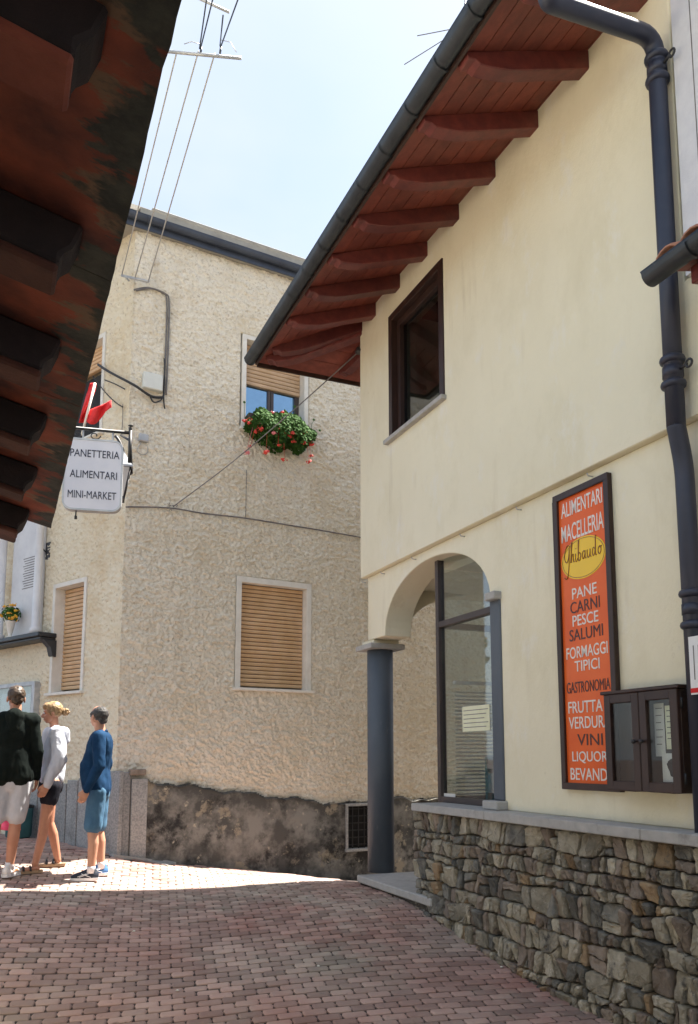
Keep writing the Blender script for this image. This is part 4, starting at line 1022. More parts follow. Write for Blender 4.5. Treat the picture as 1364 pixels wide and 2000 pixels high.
# handwritten-style name drawn as strokes (unit box 0..8.2 x -1..2)
st_ = [ [(1.5,1.55),(1.0,1.75),(.45,1.3),(.35,.7),(.75,.4),(1.15,.8),(1.3,1.5),(1.25,.6),(1.0,-.5),(.6,-.9),(.2,-.75)],
        [(1.5,.3),(1.75,1.2),(1.95,1.85),(1.75,1.7),(1.6,.3),(1.85,.85),(2.1,.9),(2.1,.35),(2.3,.3)],
        [(2.55,.9),(2.5,.4),(2.7,.25),(2.9,.5)], [(2.62,1.25),(2.68,1.32)],
        [(3.0,.5),(3.25,1.7),(3.15,1.8),(3.05,.4),(3.35,.3),(3.55,.65),(3.3,.9),(3.1,.7)],
        [(4.35,.8),(4.05,.9),(3.85,.55),(4.05,.28),(4.35,.7),(4.4,.9),(4.4,.35),(4.6,.3)],
        [(4.8,.9),(4.8,.4),(5.05,.28),(5.3,.6),(5.35,.9),(5.35,.35),(5.55,.3)],
        [(6.25,.75),(5.95,.9),(5.75,.55),(5.95,.28),(6.25,.6),(6.45,1.8),(6.35,.4),(6.55,.3)],
        [(7.15,.88),(6.85,.7),(6.85,.4),(7.1,.28),(7.35,.5),(7.3,.8),(7.12,.88),(7.2,.75),(7.55,.85)] ]
def catmull(P, n=5):
    P = [P[0]]+P+[P[-1]]; o_ = []
    for i in range(1, len(P)-2):
        p0, p1, p2, p3 = [Vector((*q, 0)) for q in P[i-1:i+3]]
        for k in range(n):
            t = k/n; o_.append(.5*((2*p1)+(-p0+p2)*t+(2*p0-5*p1+4*p2-p3)*t*t+(-p0+3*p1-3*p2+p3)*t**3))
    o_.append(Vector((*P[-1], 0))); return o_
mbn = MB(); sxs = iw*.84/7.6; szs = sxs*1.65
for s1 in st_:
    c_ = catmull(s1); mbn.tube([W.p(sxm+(q.x-3.9)*sxs, ez+(q.y-.42)*szs, LO+.0255) for q in c_], .0036, 5)
mbn.build('lettering', M['signbrown'], sg)

# display case
dco = LO + .135
dx0 = X(W, 1182, 1450, dco); dx1 = X(W, 1326, 1450, dco); dz1 = Z(W, 1250, 1351, dco); dz0 = Z(W, 1250, 1546, dco)
dcs = thing('display_case', W.p((dx0+dx1)/2, dz0, LO), 'dark wooden two door glass notice case overlapping the orange sign', 'display case')
MB().box(W, dx0+.003, dx1-.003, dz1-.03, dz1, LO+.0445, dco-.031).box(W, dx0+.003, dx1-.003, dz0, dz0+.03, LO+.0445, dco-.031).box(W, dx0+.003, dx0+.03, dz0+.03, dz1-.03, LO+.0445, dco-.031).box(W, dx1-.03, dx1-.003, dz0+.03, dz1-.03, LO+.002, dco-.031).box(W, dx0+.03, dx1-.03, dz0+.03, dz1-.03, LO+.0445, LO+.052).build('case_body', M['darkwood'], dcs, bevel=.003)
MB().box(W, dx0-.02, dx1+.02, dz1+.001, dz1+.022, LO+.001 if False else LO+.0445, dco+.01).build('top_board', M['darkwood'], dcs, bevel=.004)
dm = (dx0+dx1)/2; rw_ = .055
for a, b in ((dx0, dm-.002), (dm+.002, dx1)):
    dd = MB().box(W, a, a+rw_, dz0, dz1, dco-.03, dco).box(W, b-rw_, b, dz0, dz1, dco-.03, dco).box(W, a+rw_, b-rw_, dz1-rw_, dz1, dco-.03, dco).box(W, a+rw_, b-rw_, dz0, dz0+rw_, dco-.03, dco).build('door', M['darkwood'], dcs, bevel=.004)
    MB().box(W, a+rw_, b-rw_, dz0+rw_, dz1-rw_, dco-.018, dco-.014).build('pane', M['glass_case'], dd)
    xk = b-.03 if a == dx0 else a+.03
    MB().lathe(W.p(xk, (dz0+dz1)/2, dco), [(.006,0),(.006,.012),(.013,.016),(.013,.026),(.004,.03)], 12, axis=W.n).build('knob', M['iron'], dd)
for zz in (dz0+.08, dz1-.08):
    MB().tube([W.p(dx1+.006, zz-.03, dco-.03), W.p(dx1+.006, zz+.03, dco-.03)], .008, 8).build('hinge', M['iron'], dcs)
for i, (fx0, fx1, fz0, fz1, m_, lb) in enumerate(((.30,.47,.50,.92,'noticepaper','white notice sheet pinned behind the left door of the wooden notice case'),(.57,.70,.35,.88,'noticepaper','tall white sheet pinned behind the right door of the wooden notice case'),(.72,.90,.42,.85,'yellowpaper','yellowish sheet pinned near the right edge of the wooden notice case'),(.66,.92,.10,.38,'noticepaper','low white sheet with dark picture in the wooden notice case'))):
    w_ = dx1-dx0; h_ = dz1-dz0
    o_ = MB().box(W, dx0+fx0*w_, dx0+fx1*w_, dz0+fz0*h_, dz0+fz1*h_, LO+.0525+.003*i, LO+.0545+.003*i).build('notice', M[m_]); tag(o_, lb, 'notice')
    if i == 3: MB().prism(W, [[(dx0+(.79+.06*math.cos(a)*(1+.3*math.sin(3*a)))*w_, dz0+(.24+.09*math.sin(a))*h_) for a in [k*math.pi/8 for k in range(16)]]], LO+.0638, LO+.065).build('picture', M['black'], o_)
    else:
        for k in range(6):
            zz = dz0+(fz1-.05-k*(fz1-fz0-.1)/6)*h_; MB().box(W, dx0+(fx0+.02)*w_, dx0+(fx1-.02-.01*(k%3))*w_, zz-.003, zz+.002, LO+.0548+.003*i, LO+.0556+.003*i).build('print_line', M['cable'], o_)
# small white and red plate hung on the pipe
lbp = thing('pipe_label', W.p(xlo+.05, Z(W,1356,1355,LO+.15), LO+.15), 'white plate with red bottom band fixed to the drainpipe', 'sign')
lx0 = X(W, 1347, 1300, LO+.15); lz1 = Z(W,1352,1243,LO+.15); lz0 = Z(W,1352,1357,LO+.15)
MB().box(W, lx0, lx0+.22, lz0, lz1, LO+.145, LO+.149).build('plate', M['white'], lbp)
MB().box(W, lx0, lx0+.22, lz0+.01, lz0+.035, LO+.1495, LO+.151).build('red_band', M['redcloth'], lbp)
for k in range(4): MB().box(W, lx0+.03+.035*k, lx0+.036+.035*k, lz0+.08+.02*(k%2), lz1-.05, LO+.1495, LO+.1505).build('print_line', M['cable'], lbp)
MB().box(W, lx0+.10, lx0+.11, lz0+.05, lz1-.01, LO+.1507, LO+.1515).build('red_line', M['redcloth'], lbp)

# ================================================================== BAKERY SIGN on its bracket, lantern
SB = 6.35
ps = at_y(184, 930, SB)
BP = Plane((ps.x, ps.y), (1, .22))
bx0, bz1 = BP.px(124, 856); bx1, bz0 = BP.px(241, 1003)
bx0 = X(BP, 126, 930); bx1 = X(BP, 238, 930); bz1 = Z(BP, 184, 862); bz0 = Z(BP, 184, 998)
bs = thing('shop_sign', BP.p((bx0+bx1)/2, bz1), 'white rounded hanging sign reading PANETTERIA ALIMENTARI MINI-MARKET', 'sign')
def rrect(x0, x1, z0, z1, r, n=6):
    o_ = []
    for cx, cz_, a0 in ((x1-r, z0+r, -90), (x1-r, z1-r, 0), (x0+r, z1-r, 90), (x0+r, z0+r, 180)):
        for i in range(n+1):
            a = R(a0+90*i/n); o_.append((cx+r*math.cos(a), cz_+r*math.sin(a)))
    return o_
MB().prism(BP, [rrect(bx0, bx1, bz0, bz1, .07)], -.03, .03).build('panel', M['signwhite'], bs)
MB().prism(BP, [rrect(bx0-.008, bx1+.008, bz0-.008, bz1+.008, .078), rrect(bx0+.006, bx1-.006, bz0+.006, bz1-.006, .064)[::-1]], -.036, .0345).build('rim', M['metal'], bs)
bw_ = bx1-bx0; bh_ = bz1-bz0; bm_ = (bx0+bx1)/2
M['navyletter'] = mat('navy_sign_letter', (.018,.022,.05), rough=.5)
text('PANETTERIA', BP, bm_+.01, bz1-.20*bh_, .031, bw_*.86, .105*bh_, M['navyletter'], bs, bold=0)
text('ALIMENTARI', BP, bm_+.005, bz1-.50*bh_, .031, bw_*.82, .105*bh_, M['navyletter'], bs, bold=0)
text('MINI-MARKET', BP, bm_, bz1-.79*bh_, .031, bw_*.84, .105*bh_, M['navyletter'], bs, bold=0)
for xx_ in (bx0+.13, bx1-.08): MB().tube([BP.p(xx_, bz1-.01, 0), BP.p(xx_, bz1+.085, 0)], .008, 6).build('hanger', M['metal'], bs)
# pull cord under the sign
MB().tube([BP.p(bx0+.10, bz0-.005, 0), BP.p(bx0+.10, bz0-.05, 0)], .006, 6).tube([BP.p(bx0+.10, bz0-.05, 0), BP.p(bx0+.10, bz0-.075, 0)], .011, 8).build('stub', M['blackcable'], bs)
bk = thing('sign_bracket', BP.p(bx1+.05, bz1+.09), 'black wrought iron bracket arm with finial above the white hanging sign', 'bracket')
za_ = bz1+.095
MB().tube([BP.p(bx0-1.4, za_+.02, 0), BP.p(bx1+.055, za_, 0)], .014, 8).build('arm', M['iron'], bk)
xv = X(BP, 254, 880)
MB().tube([BP.p(xv, za_-.25, 0), BP.p(xv, za_+.02, 0)], .015, 8).ball(BP.p(xv, za_+.035, 0), .014).lathe(BP.p(xv, za_+.05, 0), [(.004,0),(.022,.012),(.004,.02)], 10).build('post', M['iron'], bk)
for s0, cx_ in ((1, bx1-.22), (-1, bx1-.36)):
    sp_ = []
    for i in range(24):
        a = i/23*math.pi*2.2; r_ = .045*(1-i/30); sp_.append(BP.p(cx_+s0*(r_*math.cos(a)), za_-.045-r_*math.sin(a)*.8, 0))
    MB().tube(sp_, .0045, 5).build('scroll', M['iron'], bk)
# lantern behind the sign
LY = SB+.35
lp = at_y(232, 905, LY)
ln = thing('street_lantern', lp, 'black iron wall lantern with frosted panes partly behind the white hanging sign', 'lantern')
def frus(m, c, r0, z0_, r1, z1_, seg=4, rot=math.pi/4+.3):
    V = [c+Vector((r0*math.cos(rot+k*2*math.pi/seg), r0*math.sin(rot+k*2*math.pi/seg), z0_)) for k in range(seg)] + [c+Vector((r1*math.cos(rot+k*2*math.pi/seg), r1*math.sin(rot+k*2*math.pi/seg), z1_)) for k in range(seg)]
    m.add(V, [(k, (k+1)%seg, (k+1)%seg+seg, k+seg) for k in range(seg)]+[tuple(range(seg))[::-1], tuple(range(seg,2*seg))]); return V
m_ = MB(); c_ = lp + Vector((0,0,-.04)); frus(m_, c_, .155, 0, .06, .13); frus(m_, c_, .165, -.015, .165, 0); m_.ball(c_+UP*.15, .02); m_.build('cap', M['metal'], ln)
M['frost'] = mat('frosted_pane', (.55,.53,.50), (.62,.6,.56), rough=.35)
m_ = MB(); V = frus(m_, c_, .075, -.26, .135, -.016); m_.build('pane', M['frost'], ln)
for k in range(4): MB().tube([V[k]+UP*-.002, V[k+4]], .008, 6).build('bar', M['iron'], ln)
m_ = MB(); frus(m_, c_, .085, -.285, .082, -.262); m_.build('base', M['iron'], ln)
arc = [at_y(225+i*3.2, 852+ (i**1.65)*2.0, LY) for i in range(10)]
MB().tube(arc, .013, 7).build('arm', M['iron'], ln)
MB().tube([at_y(254,835,LY), at_y(257,925,LY)], .012, 7).build('stem', M['iron'], ln)
pw = W3.at(236, 850, .02)
MB().tube([at_y(254,860,LY), pw], .012, 7).build('stay', M['iron'], ln)

# red pennant and rolled red banner
fl = thing('flag', at_y(178, 835, 7.6), 'small red pennant on a wooden pole above the iron bracket', 'flag')
def cloth(pts, m_, parent, name, d=.012):
    V = [p for p in pts] + [p + Vector((0, d, 0)) for p in pts]; n = len(pts)
    return MB().add(V, [tuple(range(n))[::-1], tuple(range(n, 2*n))] + [(i, (i+1)%n, (i+1)%n+n, i+n) for i in range(n)]).build(name, m_, parent)
def cgrid(f, nu, nv, m_, parent, name):
    V = [f(i/nu, j/nv) for j in range(nv+1) for i in range(nu+1)]
    me = MB().add(V, [(j*(nu+1)+i, j*(nu+1)+i+1, (j+1)*(nu+1)+i+1, (j+1)*(nu+1)+i) for j in range(nv) for i in range(nu)], True).mesh(name)
    bm = bmesh.new(); bm.from_mesh(me); bmesh.ops.solidify(bm, geom=bm.faces[:], thickness=.004); bm.to_mesh(me); bm.free(); return link(name, me, m_, parent)
def pen(s_, t):
    # triangle-like drape between (160,815) (222,780) (205,820)
    u = 164 + 54*s_; v = 806-24*s_ + t*(12+30*math.sin(math.pi*min(s_*1.25,1)*.8))*(1-s_*.55)
    return at_y(u, v, 7.6 + .04*math.sin(s_*9+t*3))
cgrid(pen, 14, 8, M['redcloth'], fl, 'cloth')
MB().tube([at_y(186,748,7.58), at_y(160,850,7.58)], .012, 7).build('pole', M['trim'], fl)
def ban(s_, t): return at_y(176-22*t+ (12+2*math.sin(t*7))*s_, 748+78*t, 7.62+.03*math.sin(s_*3.1*2+t*5))
cgrid(ban, 8, 14, M['redcloth'], fl, 'rolled_banner')

# plant seen under the pennant on the window sill
# ================================================================== CABLES AND SMALL FITTINGS
def cable(pts, r, m_, label, cat='cable', name='cable', smooth=True):
    if smooth:
        c_ = []
        P = [pts[0]]+list(pts)+[pts[-1]]
        for i in range(1, len(P)-2):
            p0, p1, p2, p3 = P[i-1:i+3]
            for k in range(6):
                t = k/6; c_.append(.5*((2*p1)+(-p0+p2)*t+(2*p0-5*p1+4*p2-p3)*t*t+(-p0+3*p1-3*p2+p3)*t**3))
        c_.append(P[-1]); pts = c_
    o_ = MB().tube(pts, r, 6).build(name, m_); return tag(o_, label, cat)
# conduit loop on the stucco wall to the junction box
jb = rect(W2, 279, 727, 316, 767, .05)
cp = [(232,590),(262,566),(290,562),(318,572),(326,590),(324,680),(320,770)]
for k, dd in enumerate((0, .03)):
    cable([W2.at(max(u, 247) + (0 if u > 247 else 0), v, .045+dd*.3) + W2.a*dd for u, v in cp[1:]], .011, M['cable'], ['grey conduit looping from the corner down to the junction box','second grey conduit running just right of the first on the stucco'][k], 'conduit', 'conduit')
jo = MB().box(W2, jb[0], jb[1], jb[2], jb[3], .0, .10).build('junction_box', M['pvc'], None, bevel=.01); tag(jo, 'pale square junction box on the stucco wall between cable loops', 'junction box')
cable([W3.at(192, 712, .06), W3.at(215, 727, .12), W2.at(262, 752, .10), W2.at(296, 774, .07), W2.at(320, 776, .06)], .016, M['blackcable'], 'thick black cable bundle running left from the junction box')
for i in range(5):
    a = [(296,772),(306,778),(318,768)][i % 3]
cable([W2.at(292,770,.06), W2.at(300,785,.08), W2.at(314,782,.08), W2.at(320,770,.06)], .009, M['blackcable'], 'black cable loop hanging beneath the junction box')
cable([W2.at(321,700,.06), W2.at(322,740,.07), W2.at(320,778,.06), W2.at(322,798,.06)], .009, M['blackcable'], 'black cable end running down past the right of the junction box')
cable([W3.at(205,742,.06), W3.at(225,750,.05), W3.at(244,760,.04)], .007, M['blackcable'], 'short twisted cable stub between the pennant and junction box')
cable([W3.at(182,735,.10), W3.at(205,765,.08), W3.at(225,785,.06), W3.at(240,795,.05)], .007, M['blackcable'], 'twisted black stay cable running down to the right above the pennant')
cable([W3.at(240,790,.04), W3.at(240,815,.04), W3.at(238,850,.04)], .005, M['cable'], 'thin grey cable dropping down the facet behind the bracket')
lb_ = rect(W2, 272, 846, 290, 864, .05)
jo = MB().box(W2, *lb_, 0, .07).build('meter_box', M['metal'], None, bevel=.008); tag(jo, 'small grey box on the stucco wall right of the lantern', 'junction box')
cable([W2.at(276,864,.05), W2.at(268,880,.06), W2.at(278,888,.05), W2.at(288,884,.05), W2.at(289,872,.05)], .006, M['wire'], 'pale looped wire hanging under the small grey box')
# cable running along the facade
cable([W2.at(246,990,.045), W2.at(330,992,.05), W2.at(400,1003,.045), W2.at(480,1012,.05), W2.at(560,1025,.045), W2.at(640,1038,.05), W2.at(740,1056,.045)], .009, M['cable'], 'thin dark cable stapled across the stucco wall below the flower box')
cable([W2.at(482,918,.04), W2.at(480,1012,.045)], .004, M['cable'], 'short vertical wire on the stucco below the flower box', smooth=False)
ca = W2.at(338, 990, .06); cb = W.at(700, 688, .25); cb = END.p(.0, Z(W,700,688), .03)
cable([ca, ca.lerp(cb,.33)-UP*.06, ca.lerp(cb,.66)-UP*.05, cb], .0065, M['cable'], 'slack wire strung from the stucco wall up to the cream house corner')
tg = MB()
for k in range(9):
    a = random.uniform(0,6.28); p = ca + Vector((random.uniform(-.05,.06), -.02, random.uniform(-.04,.04))); tg.tube([p, p+Vector((.03*math.cos(a), -.02, .03*math.sin(a)))], .004, 5)
tag(tg.build('cable_tie', M['cable']), 'knot of cable ties where the wires meet on the stucco wall', 'cable tie')
ins = thing('insulator', cb, 'small round insulator and hook under the eaves at the cream house corner', 'insulator')
MB().lathe(cb-Vector((0,0,.03)), [(.02,0),(.04,.01),(.045,.03),(.03,.05),(.03,.07)], 12).build('cup', M['iron'], ins)
MB().tube([cb, cb-END.n*.05], .01, 6).build('hook', M['iron'], ins)
# wall bracket with three wires up to the crossarm
br = [W2.at(246,541,.22), W2.at(290,550,.22)]
wb = thing('wire_bracket', br[0], 'pale galvanised wire bracket high on the stucco house corner', 'bracket')
brL = at_y(238, 538, br[0].y+.25)
MB().tube([brL, br[1]], .016, 6).build('crossbar', M['metal'], wb)
MB().tube([br[1], W2.at(292,548,.0)], .012, 6).build('stay', M['metal'], wb)
MB().tube([br[0], W2.at(252,548,.0)], .012, 6).build('stay', M['metal'], wb)
YA = 6.4
ends = [(352,0,0),(404,108,0),(432,112,0)]
pole = thing('crossarm', at_y(345,103,YA), 'pale metal crossarms with insulators above the roof at the top left', 'crossarm')
MB().tube([at_y(300,98,YA), at_y(472,114,YA)], .014, 8).build('lower_arm', M['metal'], pole)
MB().tube([at_y(330,-30,YA), at_y(448,24,YA)], .012, 8).build('upper_arm', M['metal'], pole)
MB().tube([at_y(235,330,YA), at_y(290,98,YA), at_y(330,-32,YA)], .02, 8).build('mast', M['metal'], pole)
for u0 in (392, 430):
    MB().tube([at_y(u0,104,YA), at_y(u0+2,92,YA)], .010, 8).build('insulator', M['bluegutter'], pole)
MB().tube([at_y(360,86,YA), at_y(375,81,YA), at_y(390,86,YA)], .004, 5).build('tie_wire', M['metal'], pole)
MB().tube([at_y(432,78,YA), at_y(450,82,YA), at_y(462,102,YA)], .004, 5).build('tie_wire', M['metal'], pole)
wl_ = ['left wire strung steeply from the roof crossarm to the stucco house', 'middle wire strung steeply from the roof crossarm to the stucco house', 'right wire strung steeply from the roof crossarm to the stucco house']
for k, (u1, v1, u0, v0) in enumerate(((241,537,346,100),(266,543,388,100),(291,549,420,104))):
    a = brL.lerp(br[1], (0,.5,1)[k]); cable([a, at_y(u0, v0, YA)], .0065, M['wire'], wl_[k], 'wire', 'overhead_wire', smooth=False)
for k, (u0, v0, u1, v1) in enumerate(((390,95,405,-10),(392,95,418,-10),(430,90,436,30),(432,90,472,-20))):
    cable([at_y(u0,v0,YA), at_y(u1,v1,YA-.6)], .006, M['bluegutter'], ['leftmost blue wire rising from the crossarm out of the frame','second blue wire rising from the crossarm out of the frame','short blue wire between the two crossarms','slanting blue wire rising right from the crossarm insulator'][k], 'wire', 'overhead_wire', smooth=False)
# aerial above the cream roof
AY = 9.5
an = thing('aerial', at_y(909, 60, AY), 'thin rooftop aerial with three ground rods above the gutter', 'aerial')
hub = at_y(908, 52, AY)
MB().tube([hub-UP*1.6, at_y(908,-30,AY)], .012, 6).build('mast', M['bluegutter'], an)
for u, v in ((815,70),(790,126),(825,165)): MB().tube([hub, at_y(u, v, AY+.1)], .006, 5).build('rod', M['cable'], an)

# ================================================================== FLOWER BOX
x0, x1, z0, z1 = wu
fz = z0 + .02
fbx = thing('flower_box', W2.p((x0+x1)/2, z0, .12), 'window box overflowing with red geraniums on the upper stucco house sill', 'flower box')
MB().box(W2, x0-.02, x1-.0, z0+.0, z0+.15, .04, .20).build('trough', M['darkwood'], fbx, bevel=.01)
rf = random.Random(21)
fol = MB(); fxm = (x0+x1)/2+.02; fhw = (x1-x0)/2+.06
def leafq(mb_, p, n, r, rf_):
    t = n.orthogonal().normalized(); t = (Matrix.Rotation(rf_.uniform(0, 6.28), 3, n) @ t); b_ = n.cross(t)
    pts = [p + t*r, p + (t*.5+b_*.87)*r, p + (-t*.5+b_*.87)*r*.9 - n*r*.15, p - t*r*.8, p + (-t*.5-b_*.87)*r*.9 - n*r*.15, p + (t*.5-b_*.87)*r]
    mb_.add(pts, [(0,1,2,3,4,5)])
for i in range(3600):
    sx = rf.uniform(-1, 1); ang = rf.uniform(0, math.pi*1.15) - .1; env = (1-abs(sx)**2.6)
    rr = (.07+.20*rf.random()**.6)*(.5+.5*env)*(.92+.08*math.sin(sx*11+2))
    cz_ = fz + .0 + .03*math.sin(sx*7)
    zz = cz_ + rr*math.cos(ang*1.0)*(1.0 if math.cos(ang) > 0 else 1.1)*env**.3
    oo = .12 + rr*math.sin(ang)*.95
    p = W2.p(fxm+sx*fhw+rf.gauss(0,.01), zz, oo)
    nn = (W2.n*(.5+rf.random()) + UP*rf.uniform(-.1,1) + W2.a*rf.uniform(-.6,.6)).normalized()
    leafq(fol, p, nn, rf.uniform(.013,.028), rf)
for i in range(26):   # stray stems
    sx = rf.uniform(-1.1,1.1); p = W2.p(fxm+sx*fhw, fz+.05, .16); q = p + W2.n*rf.uniform(.02,.10) + UP*rf.uniform(-.30,.30) + W2.a*rf.uniform(-.08,.08)
    fol.tube([p, p.lerp(q,.5)+UP*.03, q], .003, 4); leafq(fol, q, W2.n, .02, rf)
fo2 = fol.build('foliage', M['leaf'], fbx); fo2['kind'] = 'stuff'
def blossom(p, r, n_p, rf_):
    b = MB()
    for i in range(n_p):
        d = Vector((rf_.gauss(0,1), rf_.gauss(0,1), rf_.gauss(0,1))).normalized(); leafq(b, p+Vector((d.x*1.3,d.y,d.z*.75))*r*rf_.uniform(.2,1.15), (d+W2.n*.5).normalized(), r*rf_.uniform(.3,.6), rf_)
    return b
fl_pos = [(478,822),(487,826),(481,884),(512,826),(530,822),(534,806),(545,838),(556,846),(527,832),(583,828),(595,846),(574,862),(594,866),(544,869),(520,884),(556,897),(610,868),(608,890),(604,902),(603,848),(565,852),(572,846),(500,843),(510,838),(552,805),(490,872),(535,845),(560,835)]
for k, (u, v) in enumerate(fl_pos):
    off = .30 if 500 < u < 596 and v > 835 else .24
    bp_ = W2.at(u, v, off + rf.uniform(-.03,.03)); b = blossom(bp_, rf.uniform(.020,.036), 16, rf)
    fc_ = W2.p(fxm + max(-1, min(1, ((bp_-W2.o).dot(W2.a)-fxm)/fhw))*fhw*.8, fz+.04, .20); b.tube([fc_, fc_.lerp(bp_,.6)+UP*.03+W2.n*.02, bp_], .0025, 4); b.build('blossom', M['petal'] if rf.random() < .75 else M['petal_p'], fbx)

# ================================================================== MEMORIAL PLAQUE, its shelf, vase and the wall case
mo = thing('memorial', W3.at(40, 1240, .05), 'white marble memorial plaque between two round columns on a dark shelf', 'memorial')
xs0 = X(W3, -45, 1240, .25); xs1 = X(W3, 76, 1236, .25); zsh = Z(W3, 60, 1236, .25)
MB().box(W3, xs0, xs1, zsh-.055, zsh, 0, .26).box(W3, xs0, xs1-.02, zsh-.09, zsh-.056, 0, .22).build('shelf', M['gutter'], mo, bevel=.008)
MB().prism(Plane(W3.p(xs1-.10,0,0), W3.n), [[(0.0,zsh-.30),(.05,zsh-.29),(.08,zsh-.18),(.18,zsh-.09),(0,zsh-.09)]], -.10, 0).build('shelf_bracket', M['gutter'], mo)
xcA = X(W3, 72, 1150, .18); ztop_m = Z(W3, 72, 1000, .18)
for xx_ in (xcA-.02, xcA-.98):
    c_ = W3.p(xx_, zsh+.001, .16)
    MB().lathe(c_, [(.075,0),(.075,.07),(.052,.09),(.048,ztop_m-zsh+.3),(.07,ztop_m-zsh+.33),(.07,ztop_m-zsh+.4)], 18).build('pillar', M['marble'], mo)
MB().box(W3, xcA-.90, xcA-.10, zsh+.04, ztop_m+.3, .02, .06).build('plaque', M['marble'], mo, bevel=.008)
for k in range(13):
    zz = Z(W3, 40, 1095, .06) - k*.034; MB().box(W3, xcA-.60+.02*(k%3), xcA-.17-.03*((k+1)%3), zz-.005, zz+.005, .0605, .0625).build('inscription_line', M['cable'], mo)
MB().box(W3, xcA-.985, xcA+.0, ztop_m+.401, ztop_m+.5, 0, .25).build('cornice', M['marble'], mo, bevel=.01)
vz = W3.at(20, 1236, .20); vz.z = zsh+.001
vs_ = thing('vase', vz, 'pale urn of yellow and orange flowers standing on the memorial shelf', 'vase')
MB().lathe(vz, [(.04,0),(.045,.012),(.02,.03),(.035,.08),(.062,.20),(.072,.215),(.066,.225)], 18).build('urn', M['trim'], vs_)
lf = MB()
for i in range(260):
    d = Vector((rf.gauss(0,1), rf.gauss(0,1), rf.gauss(0,.8))).normalized(); leafq(lf, vz+UP*.32+d*rf.uniform(.05,.13), (d+UP*.3).normalized(), .022, rf)
o_ = lf.build('leaves', M['leaf'], vs_); o_['kind'] = 'stuff'
for i in range(12):
    d = Vector((rf.gauss(0,1), -abs(rf.gauss(0,1)), rf.gauss(0,1))).normalized(); p = vz+UP*.33+d*.12
    blossom(p, .028, 14, rf).build('blossom', M['petal_y'], vs_)
# wall notice board at the lower left
nb2 = thing('notice_board', W3.at(30, 1430, .05), 'grey metal framed glass notice board behind the person in black hoodie', 'notice board')
nx0, nx1 = X(W3, -70, 1400, .09), X(W3, 66, 1400, .09); nz1 = Z(W3, 66, 1331, .09); nz0 = Z(W3, 66, 1470, .09)
MB().box(W3, nx0, nx0+.05, nz0, nz1, .0, .10).box(W3, nx1-.07, nx1, nz0, nz1, .0, .10).box(W3, nx0+.05, nx1-.07, nz1-.05, nz1, 0, .10).box(W3, nx0+.05, nx1-.07, nz0, nz0+.05, 0, .10).build('frame', M['metal'], nb2, bevel=.005)
MB().box(W3, nx0+.05, nx1-.07, nz0+.05, nz1-.05, .02, .03).build('back_panel', M['noticepaper'], nb2)
MB().box(W3, nx0+.05, nx1-.07, nz0+.05, nz1-.05, .08, .084).build('pane', M['glass'], nb2)
for k, (a, b, c_, d_) in enumerate(((.15,.45,.5,.9),(.5,.8,.45,.92),(.82,.98,.5,.88),(.3,.7,.1,.4))):
    w_ = nx1-nx0-.12; h_ = nz1-nz0-.1
    o_ = MB().box(W3, nx0+.05+a*w_, nx0+.05+b*w_, nz0+.05+c_*h_, nz0+.05+d_*h_, .031, .033).build('notice', M['white']); tag(o_, ['first sheet from the left in the grey notice board','tall middle sheet in the grey notice board','narrow sheet at the right edge of the grey notice board','low wide sheet in the grey notice board'][k], 'notice')
# dark lamp fitting on the facet, near the memorial
lo_ = thing('wall_lamp', W3.at(88, 1075, .03), 'small dark iron fitting on the facet wall right of the memorial', 'lamp')
MB().box(W3, *rect(W3, 84,1062,96,1092,.03), 0, .025).build('plate', M['iron'], lo_, bevel=.004)
MB().tube([W3.at(90,1078,.02), W3.at(84,1072,.12), W3.at(82,1062,.13)], .009, 6).ball(W3.at(82,1056,.13), .02).build('arm', M['iron'], lo_)
# planter / bin in the dark corner behind the people
bn = ground_px(36, 1636); bn2 = thing('bin', bn, 'dark green bin standing by the facet wall behind the legs', 'bin')
MB().lathe(bn, [(.13,0),(.15,.02),(.16,.34),(.165,.36)], 16).build('body', M['teal'], bn2); MB().lathe(bn, [(.17,.361),(.17,.39),(.03,.42)], 16).build('lid', M['iron'], bn2)

